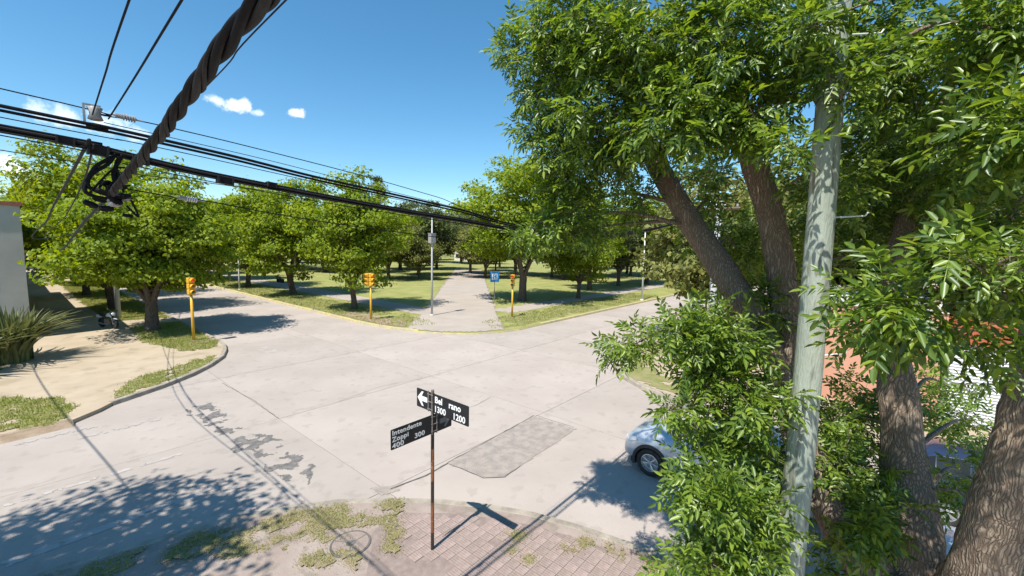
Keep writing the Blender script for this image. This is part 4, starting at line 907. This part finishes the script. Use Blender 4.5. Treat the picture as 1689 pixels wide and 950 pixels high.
CL = [(5.1,3.68,8.03,0.39,0.69,18),(4.99,3.09,8.38,0.75,0.59,32),(5.13,2.78,7.45,0.79,0.63,32),(5.37,3.51,6.97,0.49,0.44,16),(5.54,3.65,6.16,0.46,0.33,15),(5.6,2.89,6.77,0.43,0.34,10),(5.09,2.15,8.08,0.71,0.64,30),(4.96,1.83,7.1,0.58,0.41,26),(5.18,1.36,7.76,0.59,0.59,28),(5.23,1.03,7.05,0.32,0.29,12),(5.85,0.91,8.01,0.55,0.55,22),(7.2,2.22,6.66,0.39,0.39,9),(7.77,2.04,5.91,0.51,0.51,10),(6.78,0.12,7.99,0.64,0.64,24),(7.2,0.09,7.03,0.46,0.62,18),(6.07,-0.38,7.38,0.54,0.54,20),(5.21,-0.62,7.34,0.29,0.29,11),(4.59,-0.65,6.45,0.17,0.26,8),(7.64,-0.57,6.2,0.54,0.46,14),(7.97,-0.07,5.91,0.51,0.34,9),(3.89,-0.58,5.54,0.17,0.09,6),(3.96,-0.23,5.3,0.19,0.08,6),(4.62,-0.58,5.05,0.18,0.07,4),(4.44,-0.06,5.05,0.12,0.1,3),(4.89,4.13,8.28,0.12,0.16,4),(4.97,3.96,8.79,0.17,0.26,2),(5.02,3.81,7.25,0.12,0.09,4),(5.27,4.07,5.78,0.17,0.11,4),(5.79,3.46,5.85,0.38,0.14,7),(6.33,2.73,6.32,0.23,0.23,5),(4.91,0.58,7.67,0.17,0.22,5),(5.03,0.34,7.12,0.14,0.22,4),(4.92,0.54,6.53,0.09,0.14,2),(5.85,0.34,6.35,0.2,0.2,4),(6.8,-0.74,6.71,0.46,0.46,14),(6.09,-0.95,5.94,0.17,0.23,6),(8.61,-0.29,7.34,0.53,0.53,10),(5.25,1.4,4.61,0.43,0.25,20),(5.13,2.28,4.33,0.31,0.09,6),(6.48,1.21,4.71,0.37,0.5,12),(5.29,1.11,4.04,0.49,0.24,20),(4.75,1.57,3.84,0.14,0.05,3),(5.36,0.94,3.49,0.32,0.32,12),(4.68,1.06,3.11,0.29,0.16,12),(4.75,0.76,2.73,0.31,0.35,17),(4.26,1.0,2.5,0.15,0.15,6),(5.87,0.69,2.74,0.22,0.45,8),(7.15,0.05,3.37,0.28,0.57,16),(6.23,-0.01,3.01,0.32,0.43,15),(5.86,-0.26,2.63,0.2,0.26,5),(9.2,-1.35,3.14,0.73,0.46,8),(9.62,-1.17,3.46,0.58,0.39,4),(8.52,-1.26,2.52,0.3,0.51,4),(8.14,1.3,5.92,0.5,0.7,12),(6.44,-1.36,2.98,0.09,0.37,4),(7.67,0.36,6.32,0.43,0.51,8),(7.93,0.66,5.27,0.56,0.46,9),(8.07,1.61,5.41,0.41,0.41,6),(5.28,2.96,9.72,1.1,0.79,12),(5.48,1.23,9.21,0.92,0.66,12),(6.25,-0.04,8.96,0.88,0.57,10),(5.64,-1.15,7.26,0.29,0.49,8),(4.89,-1.12,5.7,0.17,0.3,5),(6.16,-0.1,1.94,0.29,0.21,6),(6.15,0.96,10.6,1.37,0.62,6),(4.5,-1.9,7.2,0.7,0.7,26),(3.9,-2.1,6.3,0.6,0.6,20),(3.4,-1.9,7.6,0.7,0.6,24),(5.0,-2.2,8.4,0.9,0.7,28),(5.6,-1.9,6.4,0.6,0.7,18),(4.6,-1.6,8.6,0.7,0.5,18)]  # last clumps are unseen, added beyond the right edge to shade the stems
rng = np.random.default_rng(99); LO = []; LX = []; LZ = []; tw = MB()
DENS = 2.0
for ci, (x, y, z, rx, rz, nt) in enumerate(CL):
    c = np.array([x, y, z])
    w_ = np.where(LP[:, 2] < z + .2, 0, 3.0); i = np.argmin(np.linalg.norm(LP[:, :3] - c, axis=1) + w_); s = LP[i]
    mid = (s[:3] + c) / 2 + np.array([rng.normal(0, .08), rng.normal(0, .08), rng.normal(.05, .1) + .12 * np.linalg.norm(s[:3] - c)])
    L = np.linalg.norm(c - s[:3]); r0 = min(s[3] * .45, .034, .012 + .012 * L)
    pts = spline([s[:3], mid, c], 6); MB().tube(pts - np.array(base), list(np.linspace(r0, .007, len(pts))), 8, rough=.1).obj('branch', 'bark', ASH, True)
    for t in range(int(nt * DENS)):
        d = unit(rng.normal(size=3)); rr = rng.random() ** .45
        p = c + d * rr * np.array([rx, rx, rz]) * .92
        dr = unit(d * .8 + np.array([-.25, .05, .35]) + rng.normal(0, .45, 3)); ln = rng.uniform(.3, .55)
        nn = int(ln / .062); q = p - dr * ln * .5; prev = q.copy(); path = [q.copy()]
        ph = rng.random() * 3.14
        for k in range(nn):
            dr = unit(dr + np.array([0, 0, -.075])); q = q + dr * .062; path.append(q.copy())
            if k < 1: continue
            a = unit(np.cross(dr, np.array([0.02, 0.01, 1]))); b_ = np.cross(a, dr); th = ph + (k % 2) * 1.57
            for sgn in (1, -1):
                side = (a * math.cos(th) + b_ * math.sin(th)) * sgn
                ld = unit(dr * .55 + side * .8 + np.array([0, 0, -.12]) + rng.normal(0, .16, 3))
                ln_ = unit(np.array([-.22, -.05, 1.0]) * .8 + dr * .25 + rng.normal(0, .33, 3)); LO.append(q.copy()); LX.append(ld); LZ.append(ln_)
        LO.append(q.copy()); LX.append(dr); LZ.append(unit(np.array([0, 0, 1.]) + rng.normal(0, .3, 3)))
        tw.tube([path[0] - np.array(base), path[len(path) // 2] - np.array(base), path[-1] - np.array(base)], [.0055, .004, .002], 4, cap=False)
LO = np.array(LO); LX = np.array(LX); LZ = np.array(LZ)
# keep the air in front of the camera and the pole's core clear
dc = np.linalg.norm(LO - np.array([0, 0, 5.6]), axis=1); dp = np.hypot(LO[:, 0] - 5.33, LO[:, 1] - .42)
ok = (dc > 1.7) & (dp > .2); LO, LX, LZ, dc = LO[ok], LX[ok], LZ[ok], dc[ok]
LY = unit(np.cross(LZ, LX)); LZ = np.cross(LX, LY); n = len(LO); sc_ = rng.uniform(.6, 1.35, n); kind = rng.integers(0, 4, n)
# the 300 leaves that show largest stay single parts
v = LO - np.array([0, 0, 5.6]); dep = v @ np.array(f_); px = (v @ np.array(r_)) / dep; py = (v @ np.array(u_)) / dep
score = np.where((dep > .3) & (abs(px) < 1.2) & (abs(py) < .67), sc_ / dep, 0); near = np.argsort(-score)[:300]; isn = np.zeros(n, bool); isn[near] = True
tme = []
for k, (V, Q) in enumerate(TPL):
    me = quad_mesh('leaf', V, Q); me.materials.append(MT['ash']); tme.append(me)
for i in near:
    o = link('leaf', tme[kind[i]], ASH); M = Matrix.Identity(4)
    for a in range(3): M[a][0] = LX[i][a] * sc_[i]; M[a][1] = LY[i][a] * sc_[i]; M[a][2] = LZ[i][a] * sc_[i]; M[a][3] = LO[i][a] - base[a]
    o.matrix_local = M
VV = []; QQ = []; k0 = 0
for k, (V, Q) in enumerate(TPL):
    s = (~isn) & (kind == k); fr = np.stack([LX[s], LY[s], LZ[s]], 1)       # rows: axes
    W = np.einsum('vj,njk->nvk', V, fr) * sc_[s][:, None, None] + (LO[s] - np.array(base))[:, None, :]
    m_ = s.sum(); VV.append(W.reshape(-1, 3)); QQ.append((Q[None] + (np.arange(m_) * len(V))[:, None, None] + k0).reshape(-1, 4)); k0 += m_ * len(V)
fo = link('foliage', quad_mesh('foliage', np.vstack(VV), np.vstack(QQ)), ASH, 'ash'); tag(fo, kind='stuff')
tag(tw.obj('twigs', 'bark', ASH), kind='stuff')
tag(ASH, 'big multi stemmed ash tree with glossy leaves filling the right side', 'tree')
print('ash leaves', n)

# spiky flax by the grey house, plus an unseen clump added for shade
def flax(loc, h, n, label, seed):
    root = empty('flax_plant', loc); rnd = random.Random(seed); meshes = []
    for k in range(6):
        bend = .12 + .2 * k; m1 = MB(); N = 7; v = []; f = []
        for i in range(N + 1):
            t = i / N; x = bend * h * .75 * t ** 2; z = h * (t - .28 * bend * t ** 3); wd = .05 * (1 - t ** 3) + .004
            v += [(x, -wd, z), (x + .014, 0, z - .012), (x, wd, z)]
        for i in range(N): a = i * 3; f += [(a, a + 1, a + 4, a + 3), (a + 1, a + 2, a + 5, a + 4)]
        m1.add(v, f); meshes.append(m1.mesh('leaf', mtl='phorm'))
    for k in range(n):
        o = link('leaf', meshes[rnd.randrange(6)], root); a = rnd.random() * 6.28; r = rnd.random() ** .5 * .6
        o.location = (r * math.cos(a), r * math.sin(a), 0); o.rotation_euler = (0, 0, a + rnd.gauss(0, .5)); o.scale = (rnd.uniform(.7, 1.15), 1.3, rnd.uniform(.72, 1.08))
    return tag(root, label, 'plant')
flax((-.15, 28.2, .12), 2.5, 280, 'large spiky flax clump on the left pavement', 3)
flax((-1.7, 26.6, .12), 2.3, 120, 'spiky flax clump cut by the left edge', 4)  # out-of-view clump, added so its shadow darkens the pavement at left

# ================================================================== VEHICLES
def boolean_cut(me, cyl):
    o = bpy.data.objects.new('a', me); c_ = bpy.data.objects.new('b', cyl); C.objects.link(o); C.objects.link(c_)
    md = o.modifiers.new('x', 'BOOLEAN'); md.operation = 'DIFFERENCE'; md.object = c_; md.solver = 'EXACT'
    bpy.context.view_layer.update()
    r = bpy.data.meshes.new_from_object(o.evaluated_get(bpy.context.evaluated_depsgraph_get()))
    bpy.data.objects.remove(o); bpy.data.objects.remove(c_); return r
def car(name, paint, label, suv=True):
    """front at +y, left side at -x"""
    root = empty(name); L = 4.3; W = .88
    # station: y, z_low, z_belt, z_top, half width, half width at the top
    st = [(2.15, .42, .62, .70, .60, .45), (2.08, .30, .66, .82, .78, .62), (1.9, .26, .78, .95, .85, .70), (1.5, .24, .88, 1.02, .88, .72), (1.0, .24, .94, 1.07, .88, .73), (.78, .24, .96, 1.10, .88, .72),
          (.45, .24, .98, 1.34, .88, .66), (.1, .24, 1.0, 1.53, .88, .60), (-.4, .24, 1.01, 1.59, .88, .59), (-1.0, .24, 1.02, 1.58, .88, .585), (-1.5, .24, 1.03, 1.52, .875, .57), (-1.8, .26, 1.02, 1.36, .86, .56), (-2.02, .30, 1.0, 1.08, .82, .60), (-2.15, .40, .80, .92, .74, .58)]
    if not suv: st = [(a, b_ - .03, c_ - .05, d_ - .09 if d_ > 1.2 else d_ - .04, e, f__) for a, b_, c_, d_, e, f__ in st]
    secs = []
    for (y, zl, zb, zt, hw, ht) in st:
        half = [(hw * .86, zl), (hw * .97, zl + .10), (hw, (zl + zb) / 2 + .04), (hw * .985, zb - .05), (hw * .955, zb), (ht + .03, zt - .06), (ht * .86, zt - .012), (0, zt + .012)]
        secs.append([(x, y, z) for x, z in half] + [(-x, y, z) for x, z in half[-2::-1]])
    n = len(secs[0]); V = [p for s in secs for p in s]; body = []; glass = {'side_window': [], 'side_window ': [], 'windshield': [], 'rear_window': []}
    for i in range(len(secs) - 1):
        for k in range(n - 1):
            q = (i * n + k, i * n + k + 1, (i + 1) * n + k + 1, (i + 1) * n + k)
            if 6 <= i <= 10 and k in (4, 9): glass['side_window' if k == 4 else 'side_window '].append(q)
            elif 5 <= i <= 6 and k in (5, 6, 7, 8): glass['windshield'].append(q)
            elif i == 11 and k in (5, 6, 7, 8): glass['rear_window'].append(q)
            body.append(q)
        body.append((i * n + n - 1, i * n, (i + 1) * n, (i + 1) * n + n - 1))
    body += [tuple(range(n)), tuple(range(len(V) - 1, len(V) - n - 1, -1))]
    me = bpy.data.meshes.new('body'); me.from_pydata(V, [], body); me.update()
    bm = bmesh.new(); bm.from_mesh(me); bmesh.ops.recalc_face_normals(bm, faces=bm.faces); bm.to_mesh(me); bm.free()
    for yw in (1.38, -1.32):
        m1 = MB().lathe([(.385, -1.2), (.385, 1.2)], 28, Matrix.Translation((0, yw, .34)) @ Matrix.Rotation(math.pi / 2, 4, 'Y')); me = boolean_cut(me, m1.mesh('cut'))
    me.materials.clear(); me.polygons.foreach_set('use_smooth', [True] * len(me.polygons)); me.update()
    bo = link('body', me, root, paint)
    try:
        bo.data.set_sharp_from_angle(angle=R(38))
    except Exception: pass
    for nm, fs in glass.items():
        m1 = MB(); 
        for q in fs:
            P = [Vector(V[i]) for i in q]; nn = (P[1] - P[0]).cross(P[2] - P[0]); cen = sum(P, Vector()) / 4; nn.normalize()
            if nn.dot(cen - Vector((0, cen.y, .9))) < 0: nn = -nn
            m1.add([p.lerp(cen, .03) + nn * .006 for p in P], [(0, 1, 2, 3)])
        m1.obj(nm.strip(), 'glass', root)
    m1 = MB().box(-.80, .80, -1.9, 1.9, .2, .34); m1.obj('underbody', 'plast', root)
    for yw in (1.38, -1.32):
        for sx in (-1, 1):
            # arch cladding
            v = []; f = []; N = 20
            for i in range(N + 1):
                a = R(-18) + R(216) * i / N
                for r, x in ((.375, .80), (.375, .905), (.45, .90), (.45, .84)): v.append((sx * x, yw + r * math.cos(a), .34 + r * math.sin(a)))
            for i in range(N):
                for q in range(4): f.append((i * 4 + q, i * 4 + (q + 1) % 4, i * 4 + 4 + (q + 1) % 4, i * 4 + 4 + q))
            MB().add(v, f).obj('arch_trim', 'plast' if suv else paint, root)
            wM = Matrix.Translation((sx * .79, yw, .34)) @ Matrix.Rotation(sx * math.pi / 2, 4, 'Y')
            wh = MB().lathe([(.20, -.1), (.30, -.11), (.335, -.085), (.34, 0), (.335, .085), (.30, .11), (.225, .105), (.215, .06), (.2, .02)], 30).obj('wheel', 'rubber', root, True); wh.matrix_local = wM
            mr_ = MB(); mr_.lathe([(.213, .02), (.22, .095), (.205, .098), (.195, .05), (.19, .03)], 28); mr_.lathe([(.045, .03), (.05, .085), (.0, .09)], 14)
            for k in range(7):
                a = k * 2 * math.pi / 7
                for s in (-.1, .1):
                    d0 = Vector((math.cos(a), math.sin(a), 0)); d1 = Vector((math.cos(a + s), math.sin(a + s), 0)); mr_.tube([d0 * .03 + Vector((0, 0, .078)), d1 * .2 + Vector((0, 0, .085))], [.016, .012], 5)
            mr_.obj('rim', 'rim', wh)
            MB().lathe([(.19, .0), (.0, .005)], 20).obj('brake_disc', 'plast', wh)
    for sx in (-1, 1):
        MB().add([(sx * .66, 2.1, .70), (sx * .84, 1.9, .74), (sx * .85, 1.72, .80), (sx * .83, 1.75, .88), (sx * .80, 1.92, .86), (sx * .62, 2.08, .80)], [(0, 1, 2, 3, 4, 5)]).obj('headlight', 'lampc', root).location = (sx * .012, .015, .0)
        o = MB().lathe([(.0, -.09), (.07, -.07), (.09, 0), (.07, .07), (0, .09)], 12).obj('mirror', paint, root, True); o.location = (sx * .98, .62, 1.04); o.scale = (1.2, .7, .8)
        MB().box(-.01, .01, -.09, .09, .70, .95).obj('tail_light', 'taill', root).location = (sx * .845, -2.02, .02)
        for y in (.1, -.85): MB().box(-.012, .012, -.09, .09, -.014, .014).obj('door_handle', paint, root).location = (sx * .892, y, .9)
    MB().box(-.45, .45, 2.13, 2.165, .40, .58).obj('grille', 'plast', root); MB().box(-.26, .26, 2.166, 2.176, .44, .55).obj('number_plate', 'white', root)
    MB().box(-.26, .26, -2.168, -2.155, .62, .74).obj('number_plate', 'white', root)
    if suv:
        for sx in (-1, 1): MB().tube([(sx * .53, .0, 1.55), (sx * .53, -.2, 1.62), (sx * .53, -1.2, 1.615), (sx * .52, -1.4, 1.56)], .016, 6).obj('roof_rail', 'plast', root)
    return tag(root, label, 'car')
c1 = car('parked_car', 'silver', 'silver blue crossover half hidden behind the ash leaves')
c1.location = (10.72, 2.36, 0)
c2 = car('parked_car', 'pwhite', 'white car standing at the kerb behind the ash trunk fork', False); c2.location = (9.45, -2.9, 0)
c3 = car('parked_car', 'pnavy', 'navy car with red tail light seen past the ash stem', False); c3.location = (12.95, -2.9, 0); c3.rotation_euler = (0, 0, math.pi)
c4 = copy_tree(c2); c4.location = (5.2 + 3.2, 112, 0); c4['label'] = 'tiny white car far down the avenue at the left'

# motorcycle on the left pavement
mo = empty('motorcycle', (3.7, 34.9, .12), R(200))
for y in (-.62, .62):
    wM = Matrix.Translation((0, y, .3)) @ Matrix.Rotation(math.pi / 2, 4, 'Y')
    w_ = MB().lathe([(.22, -.05), (.28, -.055), (.30, 0), (.28, .055), (.22, .05)], 22).obj('wheel', 'rubber', mo, True); w_.matrix_local = wM
    r2 = MB(); r2.lathe([(.04, -.06), (.04, .06)], 10)
    for k in range(8): r2.tube([(0, 0, 0), (.22 * math.cos(k * .785), .22 * math.sin(k * .785), 0)], .012, 4)
    r2.obj('rim', 'rim', w_)
MB().tube(spline([(0, .5, .75), (0, .2, .45), (0, -.3, .42), (0, -.62, .32)], 4), .045, 8).obj('frame', 'plast', mo, True)
MB().box(-.12, .12, -.18, .22, .28, .55).obj('engine', 'galv', mo)
MB().tube(spline([(0, .42, .72), (0, .2, .82), (0, -.05, .74)], 4), [.08, .1, .12, .14, .14, .14, .13, .12, .09], 10).obj('tank', 'pwhite', mo, True)
MB().tube(spline([(0, -.05, .75), (0, -.4, .74), (0, -.75, .8)], 4), .1, 8).obj('seat', 'plast', mo, True)
for sx in (-.08, .08): MB().tube([(sx, .62, .3), (sx, .42, .95)], .025, 6).obj('fork', 'alum', mo)
MB().tube([(-.36, .3, 1.05), (-.1, .42, 1.0), (.1, .42, 1.0), (.36, .3, 1.05)], .018, 6).obj('handlebar', 'plast', mo)
MB().lathe([(.03, -.08), (.1, -.02), (.11, .04), (.08, .07), (0, .08)], 14, Matrix.Translation((0, .56, .9)) @ Matrix.Rotation(-math.pi / 2, 4, 'X')).obj('headlight', 'lampc', mo, True)
MB().add([(-.07, .9, .56), (.07, .9, .56), (.07, .62, .64), (-.07, .62, .64), (.07, .36, .55), (-.07, .36, .55)], [(0, 1, 2, 3), (3, 2, 4, 5)]).obj('mudguard', 'pwhite', mo)
MB().box(-.1, .1, -.95, -.7, .6, .78).obj('tail_cowl', 'pwhite', mo); MB().tube([(.12, .1, .25), (.16, -.3, .25), (.17, -.8, .34)], .04, 8).obj('exhaust', 'alum', mo)
tag(mo, 'small white motorcycle parked in the house shade on the left pavement', 'motorcycle')
